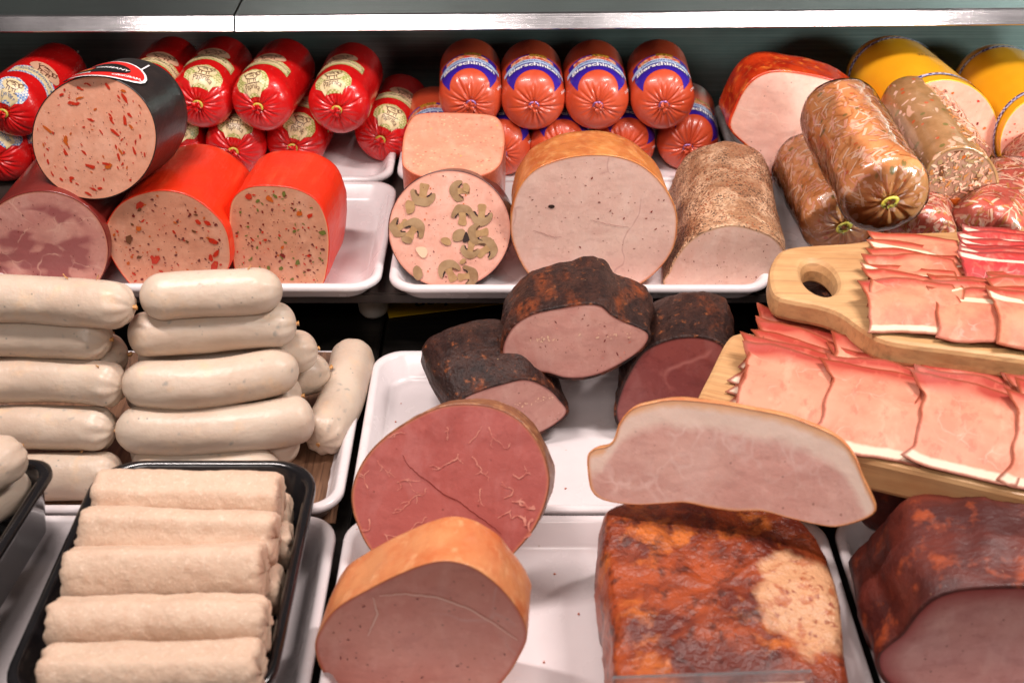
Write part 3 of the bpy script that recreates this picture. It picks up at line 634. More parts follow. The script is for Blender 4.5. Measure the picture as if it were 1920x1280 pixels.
# smoked turkey breast
TK = [(958, 430), (967, 367), (997, 323), (1047, 300), (1097, 291), (1147, 292), (1197, 307), (1237, 340), (1263, 383), (1269, 423), (1258, 472), (1217, 520), (1160, 548), (1100, 553), (1040, 546), (997, 518), (972, 480)]
SL_TK = slice_mat('turkey_slice', (212, 172, 156), (206, 156, 142), (216, 150, 120), mott=22, extra=[('edge', 12, .012, .0, S(176, 128, 122), .6, {'warp': (14, .06), 'gate': ('noise', 16, .48, .56)})])
SK_TK = mat('smoked_skin', S(206, 124, 60), .33, [('noise', 40, .35, .65, S(182, 92, 42), .85, {'stretch': (1, 1, .4)}), ('noise', 120, .5, .7, S(226, 160, 96), .6)], bump=[('noise', 90, .0008), ('noise', 300, .0003)], coat=.25, sss=.05)
r_, out, Mx = cut_thing('smoked_turkey', 'large smoked turkey breast with pale face and golden skin', 'turkey breast', TK, ony(1113, 425, -.008), -1, -2, CYL(.06, .97), SL_TK, SK_TK, .0015, 40, 65, skin='golden_skin')
chips(r_, out, 60, .0005, .0022, [HOLE, PEP_D], 66, 'pores', asp=(1, 3)); flush('pore_hole', ell(1034, 387, 6, 3.2, 8), DARKGAP, .0006, r_, Mx)
strip('seam_crack', bend([(1107, 412), (1130, 418), (1155, 423), (1180, 426)]), .6, CRACK, r_, Mx)
strip('seam_crack', bend([(1000, 432), (1020, 438), (1040, 445), (1053, 444)]), .6, CRACK, r_, Mx)
# peppered roast
PP = [(1247, 535), (1255, 510), (1266, 486), (1290, 455), (1323, 433), (1373, 422), (1420, 432), (1453, 448), (1472, 475), (1474, 508), (1455, 530), (1400, 544), (1320, 548)]
SL_PP = slice_mat('roast_slice', (214, 178, 160), (206, 154, 138), (214, 160, 120), mott=18)
SK_PP = mat('peppered_rind', S(214, 172, 138), .6, [('noise', 40, .44, .58, S(150, 100, 66), .85, {'warp': (30, .03)}), ('noise', 170, .5, .62, S(176, 128, 92), .7), ('spot', 430, .50, .34, S(96, 62, 40), .9, {'gate': ('noise', 34, .40, .54)}), ('spot', 300, .34, .24, S(150, 74, 34), .9, {'gate': ('noise', 50, .42, .55)}), ('spot', 380, .36, .24, S(30, 22, 18), .95, {'gate': ('noise', 40, .42, .54)})], bump=[('spot', 400, .0012), ('noise', 120, .0012)])
r_, out, Mx = cut_thing('peppered_roast', 'roast breast with coarse pepper crust in front of the terracotta sausages', 'roast', PP, ony(1360, 490, -.012), 6, 0, CYL(.185, .97), SL_PP, SK_PP, .0018, 50, 67, fine=.0004, skin='pepper_crust')
chips(r_, out, 40, .0005, .0016, [HOLE, PEP_D], 68, 'pores', asp=(1, 2))
# red roasted ham at the back
HM = [(1370, 240), (1380, 200), (1397, 167), (1423, 143), (1460, 134), (1513, 140), (1567, 153), (1607, 173), (1640, 196), (1655, 230), (1650, 280), (1610, 325), (1540, 345), (1470, 340), (1435, 318), (1408, 280)]
SL_HM = slice_mat('cooked_ham_slice', (232, 186, 168), (226, 170, 154), (226, 150, 120), mott=18, extra=[('edge', 15, .012, 0, S(232, 198, 182), .7, {'warp': (20, .05)})])
SK_HM = mat('paprika_skin', S(206, 62, 22), .33, [('noise', 70, .4, .62, S(160, 26, 12), .85, {'stretch': (1, 1, .5)}), ('noise', 90, .52, .66, S(238, 130, 50), .75)], bump=[('noise', 110, .0007)], coat=.25)
r_, out, Mx = cut_thing('cooked_ham', 'cooked ham with fiery red skin standing against the back wall', 'ham', HM, ony(1510, 240, .175), -3, -2, CYL(.065, .97), SL_HM, SK_HM, .0018, 40, 69, lip=.0015, famp=.0009, skin='red_skin')
# yellow sausages
SL_YE = slice_mat('yellow_sausage_slice', (226, 152, 130), (220, 140, 118), (238, 176, 150))
CORD = mat('printed_cord', S(60, 52, 120), .35, [('check', 330, .4, .6, S(216, 206, 220), .9)])
def yellow(label, px, C, yaw, pitch, L, seed, txt):
    r_, out, Mx = cut_thing('cut_sausage', label, 'sausage', px, C, yaw, pitch, CYL(L), SL_YE, CAS_YELLOW, .0003, 30, seed, group='thick yellow-cased sausages', skin='yellow_casing')
    chips(r_, out, 60, .0008, .005, [PEP_R, PEP_R, PEP_D, PEP_O], seed, region=lambda x, y, rn: rn.random() < .5, asp=(1, 2))
    c = centroid(out); rad = sum(math.hypot(x - c[0], y - c[1]) for x, y in out) / len(out); sf = tube_surf(out, .0011, 0); w = math.pi * rad * 1.3
    for v in (.012, L * .80): wrap('printed_cord', poly_bm([(-w / 2, -.0022), (w / 2, -.0022), (w / 2, .0022), (-w / 2, .0022)]), sf, CORD, r_, .0006, 0, v, .004)
    tag(wrap('casing_text', text_bm(txt, .0085, .2), sf, INK_BROWN, r_, .0008, .012, L * .45, rot=180), None, **MARK)
    tag(wrap('casing_text', text_bm('feine Art', .0045, .2), sf, INK_BROWN, r_, .0008, .032, L * .33, rot=180), None, **MARK)
    wrap('casing_badge', poly_bm([(-.012, -.003), (.010, -.003), (.014, .003), (-.012, .003)]), sf, INK_NAVY, r_, .0007, .046, .027, .003)
    return r_
yellow('thick yellow-cased sausage with a blue cord print, left of the two', ell(1772, 245, 98, 95), ony(1772, 245, .165), -8, 0, .135, 71, 'Fleischwurst')
yellow('yellow-cased sausage at the right photo edge', ell(1975, 275, 100, 98), ony(1975, 275, .16), -2, 0, .15, 73, 'Fleischwurst')

# ------------------------------------------------------------------ aspic sausages in clear film
def aspic_mat(name, base, bits, dark, sc=150):
    return mat(name, S(*base), .22, [('noise', 60, .35, .65, S(*dark), .8), ('spot', sc, .30, .22, S(*bits), .95, {'stretch': (1, 1, .33), 'warp': (50, .02)}), ('spot', sc * 1.2, .22, .15, S(236, 190, 170), .9, {'stretch': (.35, 1, 1), 'warp': (60, .02)}), ('spot', sc * .8, .2, .14, S(110, 104, 50), .8, {'stretch': (1, .5, 1)}), ('spot', sc * .7, .15, .1, S(200, 80, 40), .8)], bump=[('noise', 90, .0006)], coat=.5, sss=.15)
ASP1 = aspic_mat('aspic_amber', (222, 156, 104), (236, 184, 158), (200, 124, 70), 95); ASP2 = aspic_mat('aspic_herb', (178, 130, 88), (220, 170, 142), (140, 100, 60), 95); ASP3 = aspic_mat('aspic_red', (214, 112, 94), (232, 170, 152), (190, 84, 70), 95)
FILM = bpy.data.materials.new('clear_film'); FILM.use_nodes = True; _n = FILM.node_tree.nodes; _l = FILM.node_tree.links.new
_t = _n.new('ShaderNodeBsdfTransparent'); _g = _n.new('ShaderNodeBsdfGlossy'); _g.inputs['Roughness'].default_value = .07; _x = _n.new('ShaderNodeMixShader'); _f = _n.new('ShaderNodeFresnel'); _f.inputs[0].default_value = 1.38
_l(_f.outputs[0], _x.inputs[0]); _l(_t.outputs[0], _x.inputs[1]); _l(_g.outputs[0], _x.inputs[2]); _l(_x.outputs[0], _n['Material Output'].inputs[0])
SHRED = [mat('shred_pink', S(226, 160, 134), .35), mat('shred_pale', S(234, 192, 164), .35), mat('shred_amber', S(196, 124, 70), .3)]
def shreds(root, B, n, seed):
    rnd = random.Random(seed); V = []; Fc = []; fm = []
    for i in range(n):
        th = rnd.uniform(-1.9, 1.9); s = rnd.uniform(.012, B.S - .012); l = rnd.uniform(.004, .014); w = rnd.uniform(.0008, .0024); a = rnd.gauss(.6, .9); o = len(V)
        for t in (-1, -.33, .33, 1):
            for q in (-1, 1):
                u = (t * l * math.cos(a) - q * w * math.sin(a)) / B.R; v = t * l * math.sin(a) + q * w * math.cos(a)
                V.append(B.at(th + u * .5, s + v * .5, .0003 + i * 4e-7))
        for k_ in range(3): Fc.append((o + 2 * k_, o + 2 * k_ + 1, o + 2 * k_ + 3, o + 2 * k_ + 2)); fm.append(i % 3)
    tag(mesh('meat_shreds', V, Fc, SHRED, root, fmat=fm), None, **MARK)
def aspic(label, front, rear, Rr, m, seed, clip=True, amp=.0022):
    d = (rear - front); L = d.length; yaw = math.degrees(math.atan2(d.x, d.y)); pitch = math.degrees(math.asin(d.z / L))
    root = thing('aspic_sausage', label, 'sausage', frame(front, yaw, pitch), 'clear-wrapped aspic sausages')
    B = Body(Rr, L, seed, dome=.45, creases=14, amp=amp * .6, wob=.0016, rear_dome=.4); B.build('filling', m, root)
    shreds(root, B, 520, seed)
    v = []; n = 80; ss = [B.S * (i + .5) / 40 for i in range(40)]
    for s in ss: v += [B.at(2 * math.pi * j / n, s, .0011 + .0009 * noise.noise(Vector((math.sin(2 * math.pi * j / n) * 3, math.cos(2 * math.pi * j / n) * 3, s * 60 + seed)))) for j in range(n)]
    mesh('clear_film', v, grid_faces(40, n), FILM, root)
    if clip: torus('clip', .0036, .0013, CLIP_Y, root, Matrix.Translation((0, 0, .0012)) @ Matrix.Rotation(.5, 4, 'Z'), 1.5); tuft('film_end', FILM, root, seed)
    return root, B
ra = .0315
aspic('amber aspic sausage with a metal clip, lying on top of the others', onz(1668, 378, .152), onz(1568, 205, .160), .0335, ASP1, 81)
aspic('lower amber aspic sausage between the peppered roast and the board', onz(1582, 425, .092), onz(1510, 300, .092), .0325, ASP1, 82)
aspic('reddish wrapped aspic sausage cut off by the right photo edge', onz(1960, 350, .092), onz(1935, 270, .092), .034, ASP3, 83)
aspic('reddish wrapped sausage lying low in front of the cut aspic sausage', onz(1840, 455, .092), onz(1900, 350, .092), .033, ASP3, 84)
aspic('reddish wrapped sausage end showing just above the wooden board', onz(1722, 455, .088), onz(1735, 360, .09), .029, ASP3, 85)
SL_ASP = slice_mat('aspic_slice', (170, 118, 92), (150, 98, 74), (150, 110, 70), mott=60)
r_, out, Mx = cut_thing('aspic_sausage', 'cut aspic sausage showing shredded meat on its end', 'sausage', ell(1802, 347, 68, 70), ony(1802, 347, .045), -2, 4, CYL(.15), SL_ASP, ASP2, .0008, 50, 86, lip=.0015, group='clear-wrapped aspic sausages', skin='filling')
chips(r_, out, 380, .0015, .006, [SHRED[0], SHRED[0], SHRED[1], MUS, SHRED[2], MUS3], 87, 'meat_shreds', asp=(1.2, 4)); chips(r_, out, 14, .004, .012, [PEP_O, PEP_B], 88, 'pepper_pieces', asp=(2, 5))
class Cyl:                                    # shreds on the side of the cut one
    def __init__(s, out): s.c = centroid(out); s.R = sum(math.hypot(x - s.c[0], y - s.c[1]) for x, y in out) / len(out) + .0016; s.S = .14
    def at(s, th, q, eps=0): return Vector((s.c[0] + (s.R + eps) * math.sin(th), s.c[1] + (s.R + eps) * math.cos(th), -q))
shreds(r_, Cyl(out), 460, 89)
flush('carrot_stick', [(1742, 372), (1770, 373), (1810, 372), (1812, 379), (1780, 382), (1744, 380)], PEP_O, .0012, r_, Mx)

# ------------------------------------------------------------------ smoked hams with black rind
RIND = mat('black_rind', S(60, 37, 31), .48, [('noise', 26, .52, .68, S(140, 66, 30), .85, {'stretch': (1, 1, .5)}), ('noise', 75, .44, .58, S(40, 25, 23), .85, {'stretch': (1, 1, .5), 'warp': (60, .01)}), ('noise', 150, .60, .72, S(172, 96, 52), .6), ('noise', 240, .52, .62, S(30, 18, 17), .7), ('spot', 130, .05, .035, S(226, 190, 140), .9, {'gate': ('noise', 30, .55, .6)})], bump=[('noise', 70, .0030, {'stretch': (1, 1, .5)}), ('noise', 260, .0014)], spec=.25)
SL_SM = slice_mat('smoked_loin_slice', (200, 146, 132), (190, 122, 112), (150, 84, 76), mott=14, extra=[('spot', 260, .10, .06, S(236, 206, 196), .9, {'gate': ('noise', 26, .60, .66)})])
SL_NK = slice_mat('smoked_neck_slice', (130, 54, 48), (110, 36, 36), (70, 30, 28), mott=20, extra=[('edge', 26, .07, .0, S(182, 112, 104), .85, {'warp': (20, .04), 'gate': ('noise', 18, .44, .56)})])
def BLK(L, up=0.0, back=.9, n=9):
    p = [(.001, 1, 0, 0), (.003, 1.01, 0, 0)] + [(L * i / n, 1 + .05 * math.sin(math.pi * i / n) - (1 - back) * (i / n) ** 2, 0, up * math.sin(math.pi * .5 * i / n)) for i in range(1, n)]
    for a in (15, 35, 52, 66, 78): p.append((L * (.9 + .1 * math.sin(R(a))), back * math.cos(R(a)) ** .55, 0, up))
    return p
H1 = [(942, 655), (947, 673), (980, 690), (1027, 699), (1060, 708), (1100, 707), (1140, 694), (1187, 667), (1212, 643), (1213, 622), (1167, 601), (1147, 590), (1127, 573), (1100, 570), (1060, 575), (1000, 588), (967, 607), (950, 630)]
H1S = [(940, 650), (947, 674), (980, 692), (1027, 702), (1062, 711), (1102, 710), (1142, 696), (1190, 668), (1216, 644), (1217, 618), (1195, 590), (1160, 572), (1127, 562), (1080, 563), (1030, 572), (985, 586), (957, 607), (944, 630)]
r_, out, Mx = cut_thing('smoked_ham', 'black-rinded smoked ham with pale face lying on top of the other two', 'ham', H1, ony(1080, 642, -.135), 4, -6, BLK(.078, .004, .98), SL_SM, RIND, .004, 35, 91, lip=.0016, fine=.0007, group='smoked hams with black rind', skin='black_rind')
chips(r_, out, 28, .0006, .0024, [PALE], 191, 'fat_flecks', asp=(1, 3), region=lambda x, y, q: abs(y - .004 - .10 * x) < .0016 + .002 * q.random() * q.random())
chips(r_, out, 50, .0005, .002, [HOLE, PEP_D, VEIN], 193, 'pores', asp=(1, 3))
H2 = [(858, 770), (868, 748), (893, 735), (940, 720), (987, 711), (1027, 727), (1050, 750), (1063, 771), (1043, 793), (1007, 813), (960, 826), (900, 822), (866, 800)]
r_, out, Mx = cut_thing('smoked_ham', 'left smoked ham with brown-black rind lying on the white tray', 'ham', H2, ony(960, 770, -.155), -16, -4, [(d, s, dx, dy) for d, s, dx, dy in ((.001, 1, 0, 0), (.006, 1.05, -.001, .002), (.015, 1.09, -.003, .007), (.03, 1.13, -.005, .012), (.045, 1.14, -.006, .014), (.06, 1.12, -.006, .014), (.073, 1.04, -.006, .012), (.082, .9, -.006, .01), (.088, .68, -.006, .008), (.091, .4, -.006, .008))], SL_SM, RIND, .005, 35, 92, lip=.0016, fine=.0008, group='smoked hams with black rind', skin='black_rind')
chips(r_, out, 24, .0006, .0024, [PALE], 192, 'fat_flecks', asp=(1, 3), region=lambda x, y, q: x > -.004 and abs(y - .004 - .10 * x) < .0016 + .002 * q.random() * q.random())
H3 = [(1155, 775), (1163, 737), (1183, 693), (1210, 657), (1253, 637), (1300, 631), (1343, 640), (1365, 662), (1372, 710), (1350, 770), (1300, 815), (1220, 820), (1170, 805)]
r_, out, Mx = cut_thing('smoked_ham', 'right smoked neck ham with dark red marbled face beside the board', 'ham', H3, ony(1265, 725, -.145), 10, -8, BLK(.085, .004, .95), SL_NK, RIND, .004, 40, 93, lip=.0016, fine=.0008, group='smoked hams with black rind', skin='black_rind')

# ------------------------------------------------------------------ beef ham slice, cooked ham, belly, roast pork, loin
SL_BF = slice_mat('cured_beef_slice', (178, 88, 80), (168, 76, 70), (206, 126, 96), mott=16, extra=[('noise', 26, .62, .68, S(224, 172, 150), .7, {'gate': ('attr', 'edge', .016, .004)})])
SK_BF = mat('beef_rim', S(150, 92, 58), .45, [('noise', 60, .35, .65, S(110, 62, 40), .8), ('noise', 200, .5, .7, S(206, 150, 100), .6)], bump=[('noise', 120, .001)], coat=.1)
BF = [(660, 930), (672, 883), (702, 838), (752, 798), (812, 767), (862, 757), (922, 762), (972, 786), (1006, 825), (1025, 870), (1029, 912), (1015, 962), (985, 1012), (930, 1062), (850, 1085), (760, 1075), (700, 1035), (670, 980)]
r_, out, Mx = cut_thing('cured_beef', 'round dark pink cured beef slice leaning behind the front ham', 'beef', BF, ony(845, 925, -.290), 9, -29, [(d, 1, 0, 0) for d in (.001, .003, .008, .014, .02, .026)] + [(.029, .97, 0, 0), (.031, .9, 0, 0)], SL_BF, SK_BF, .0014, 60, 94, skin='rim')
strip('seam_line', bend([(755, 852), (762, 868), (785, 890), (803, 902), (830, 925), (862, 940), (880, 955), (915, 980), (940, 1000)]), .9, PEP_D, r_, Mx)
def veins(root, lim, seeds, Mxx, m, seed, w0=2.0, name='fat_veins'):
    """branching fat veins; seeds are (px, py, heading in degrees, length in px)"""
    rnd = random.Random(seed); V = []; Fc = []
    def walk(x, y, a, ln, w, depth):
        pts = [(x, y)]; ws = []; n = max(3, int(ln / 3.5))
        for i in range(n):
            a += rnd.gauss(0, .38); x += math.cos(a) * ln / n; y += math.sin(a) * ln / n; pts.append((x, y))
            if depth < 2 and rnd.random() < .11: walk(x, y, a + rnd.choice((-1, 1)) * rnd.uniform(.6, 1.2), ln * rnd.uniform(.25, .5), w * .55, depth + 1)
        while len(pts) > 2 and not inside(on_plane([pts[-1]], Mxx)[0], lim): pts.pop()
        o = len(V); k = len(pts)
        for i, p in enumerate(pts):
            q0 = pts[max(0, i - 1)]; q1 = pts[min(k - 1, i + 1)]; dx, dy = q1[0] - q0[0], q1[1] - q0[1]; l = math.hypot(dx, dy) or 1
            ww = w * (1 - i / k) ** .6 * rnd.uniform(.45, 1.15) + .25
            for sg in (-1, 1):
                (lx, ly), = on_plane([(p[0] - sg * dy / l * ww, p[1] + sg * dx / l * ww)], Mxx); V.append((lx, ly, .00042 + depth * .00002))
        for i in range(k - 1): Fc.append((o + 2 * i, o + 2 * i + 1, o + 2 * i + 3, o + 2 * i + 2))
    for sd in seeds: walk(sd[0], sd[1], R(sd[2]), sd[3], w0 * (sd[4] if len(sd) > 4 else 1), 0)
    return tag(mesh(name, V, Fc, m, root, smooth=False), None, **MARK)
veins(r_, out, [(859, 850, 100, 62, 1.3), (885, 855, 60, 48), (917, 800, 100, 50, .8), (962, 888, 60, 36, 1.4), (945, 932, 2, 52, 1.4), (958, 955, 120, 30), (708, 862, 70, 40, .8), (745, 903, -10, 45, .8), (768, 940, 115, 40), (800, 915, 160, 50, .8), (692, 972, 60, 50, 1.2), (800, 968, 150, 55, .8), (902, 915, 100, 28), (760, 812, 150, 34, .7), (690, 915, -60, 40, .8), (1003, 950, 130, 50, 3.2), (985, 985, 200, 40, 2.6), (1000, 972, 150, 46, 3.0), (838, 800, 80, 26, .6), (720, 1000, 20, 60, .7), (880, 830, -40, 40, .6)], Mx, VEIN, 7, 1.15)
SL_CH = slice_mat('front_ham_slice', (208, 138, 120), (200, 120, 106), (204, 100, 80), mott=14, extra=[('edge', 9, .012, .0, S(210, 156, 144), .8, {'warp': (10, .08), 'gate': ('noise', 12, .46, .54)})])
SK_CH = mat('ham_skin', S(216, 142, 92), .36, [('noise', 34, .4, .66, S(198, 100, 52), .85), ('noise', 90, .55, .7, S(234, 178, 130), .6)], bump=[('noise', 80, .0009), ('noise', 240, .0003)], coat=.2, sss=.08)
CH = [(592, 1213), (602, 1178), (633, 1138), (693, 1103), (747, 1076), (800, 1056), (843, 1051), (887, 1063), (930, 1093), (963, 1130), (983, 1166), (987, 1195), (973, 1228), (950, 1265), (905, 1310), (830, 1335), (730, 1335), (650, 1305), (608, 1260)]
r_, out, Mx = cut_thing('cooked_ham', 'cooked ham with golden skin and shaded cut face, nearest the viewer', 'ham', CH, ony(790, 1190, -.395), 5, 0, CYL(.042, .98, .5), SL_CH, SK_CH, .0015, 40, 95, skin='golden_skin')
strip('fat_line', bend([(712, 1115), (760, 1112), (820, 1118), (880, 1140), (930, 1170), (970, 1198)]), 1.6, LINE, r_, Mx)
strip('fat_line', bend([(700, 1118), (708, 1150), (690, 1190)]), 1.6, LINE, r_, Mx)
chips(r_, out, 24, .0006, .002, [HOLE, PEP_D], 96, 'pores', asp=(1, 2.5))
SL_BL = slice_mat('belly_slice', (212, 164, 150), (202, 142, 132), (226, 166, 130), mott=18, extra=[('edge', 52, .10, .0, S(230, 196, 186), .6, {'warp': (40, .03), 'gate': ('noise', 26, .46, .60)}), ('attrn', 'top', .026, .019, S(232, 206, 190), .85, {'stretch': 60, 'warp': .012}), ('attrn', 'top', .0085, .0045, S(226, 168, 120), .8, {'stretch': 120, 'warp': .004})])
FAT = mat('fat_layer', S(234, 206, 188), .38, [('noise', 40, .4, .66, S(220, 176, 150), .7), ('noise', 120, .55, .7, S(236, 210, 192), .6)], bump=[('noise', 200, .0002)], sss=.15, coat=.1)
SK_BL = mat('belly_rind', S(220, 152, 96), .4, [('noise', 60, .4, .65, S(198, 110, 60), .8)], bump=[('noise', 120, .0008)], coat=.15)
BL = [(1103, 855), (1115, 842), (1140, 836), (1153, 822), (1163, 793), (1185, 767), (1222, 755), (1267, 749), (1340, 755), (1413, 767), (1475, 780), (1520, 796), (1570, 820), (1600, 853), (1617, 893), (1633, 927), (1642, 953), (1628, 968), (1597, 980), (1565, 986), (1533, 982), (1480, 970), (1430, 957), (1380, 957), (1330, 950), (1285, 941), (1240, 943), (1190, 945), (1135, 937), (1112, 921), (1105, 895)]
r_, out, Mx = cut_thing('pork_belly', 'smoked pork slab with fat layer standing on the roast pork', 'pork', BL, ony(1375, 860, -.312), 17, -24, [(d, 1, 0, 0) for d in (.001, .003, .006)] + [(.009, .99, 0, 0), (.011, .96, 0, 0)], SL_BL, SK_BL, .0008, 60, 97, n=160, lip=.0005, skin='rind')
# roast pork block
ROAST = mat('roast_crust', S(164, 72, 32), .38, [('noise', 24, .40, .58, S(88, 24, 13), .92, {'detail': 8, 'warp': (30, .03)}), ('noise', 36, .54, .66, S(200, 108, 46), .9, {'detail': 7, 'warp': (50, .02)}), ('noise', 100, .52, .66, S(58, 16, 12), .8, {'warp': (80, .01)}), ('attrn', 'fat', .68, .84, S(208, 156, 116), .92, {'stretch': 70, 'warp': .6}), ('noise', 90, .54, .62, S(168, 84, 44), .75, {'gate': ('attr', 'fat', .35, .6)}), ('noise', 190, .58, .64, S(130, 44, 22), .8, {'gate': ('attr', 'fat', .35, .6)})], bump=[('noise', 60, .0022), ('noise', 240, .0009)], coat=.22)
def roast_block():
    zt = .068
    top = smooth_loop([tuple(onz(x, y, zt).to_2d()) for x, y in ((1132, 950), (1124, 1000), (1132, 1080), (1142, 1180), (1150, 1290), (1190, 1335), (1350, 1350), (1540, 1340), (1598, 1290), (1590, 1200), (1584, 1130), (1572, 1070), (1545, 1010), (1515, 970), (1440, 930), (1300, 915), (1180, 925))], 140)
    cx, cy = centroid(top); root = thing('roast_pork', 'glazed roast pork joint with a pale fat patch on its right', 'pork', Matrix.Translation((cx, cy, .004)))
    v = []; ft = []; fc = onz(1508, 1130, zt)
    prof = [(.90, .0), (.97, .003), (1.0, .012), (1.01, .03), (1.0, .048), (.975, .058), (.94, .063), (.89, .0655), (.8, .067), (.68, .0675), (.55, .068), (.42, .0685), (.28, .069), (.14, .069)]
    for sc, z in prof:
        for x, y in top:
            p = Vector(((x - cx) * sc, (y - cy) * sc, z)); q = p + Vector((3, 7, 1))
            d = .004 * fbm(q, 38, 3) + .0012 * fbm(q, 150, 3); e = Vector((p.x, p.y, 0)).normalized()
            p += (e * d if z < .056 else Vector((0, 0, d)))
            v.append(p); wx, wy = p.x + cx - fc.x, p.y + cy - fc.y
            ft.append(max(0, 1.05 - math.hypot(wx / .026, wy / .040) * .6) if z > .05 else (.1))
    n = 140; v.append(Vector((0, 0, .069))); ft.append(0); k = len(v) - 1; o = (len(prof) - 1) * n
    mesh('glazed_crust', v, grid_faces(len(prof), n) + [tuple(range(n))[::-1]] + [(o + j, o + (j + 1) % n, k) for j in range(n)], ROAST, root, attrs={'fat': ft})
roast_block()
RIND2 = mat('red_brown_rind', S(104, 40, 28), .5, [('noise', 30, .40, .62, S(62, 18, 16), .85, {'stretch': (.6, 1, 1)}), ('noise', 50, .55, .68, S(160, 70, 34), .85), ('spot', 200, .05, .035, S(230, 190, 150), .8, {'gate': ('noise', 40, .55, .6)})], bump=[('noise', 50, .0016, {'stretch': (.5, 1, 1)}), ('noise', 240, .0006)], coat=.08)
SL_LN = slice_mat('loin_slice', (192, 134, 126), (174, 100, 98), (134, 38, 36), mott=10, extra=[('attr', 'edge', .014, .002, S(150, 46, 44), .8)])
LN = [(1648, 1232), (1665, 1210), (1693, 1188), (1723, 1148), (1757, 1120), (1813, 1105), (1920, 1101), (2020, 1105), (2080, 1150), (2090, 1230), (2020, 1330), (1850, 1345), (1720, 1320), (1660, 1270)]
r_, out, Mx = cut_thing('smoked_loin', 'dark red smoked loin in the front right corner', 'ham', LN, ony(1850, 1215, -.40), 4, -4, BLK(.09, .004, 1.0), SL_LN, RIND2, .004, 40, 98, lip=.002, fine=.0007, skin='red_brown_rind')
PAPER = mat('wax_paper', S(216, 190, 172), .5, [('noise', 60, .4, .6, S(206, 176, 158), .6)])
v = []; nx = 18
for j in range(8):
    for i in range(nx): p = onz(1690 + i * 18, 1252 + j * 9 + i * .9, .045 - j * .001); v.append((p.x, p.y - .014, p.z + .0012 * math.sin(i * .7 + j)))
v2 = [(a, b, c - .0004) for a, b, c in v]; m_ = len(v)
f = grid_faces(8, nx, False); f = f + [tuple(q + m_ for q in t[::-1]) for t in f]
tag(mesh('paper_sheet', v + v2, f, PAPER), 'pale paper sheet in front of the dark red loin, bottom right', 'paper')

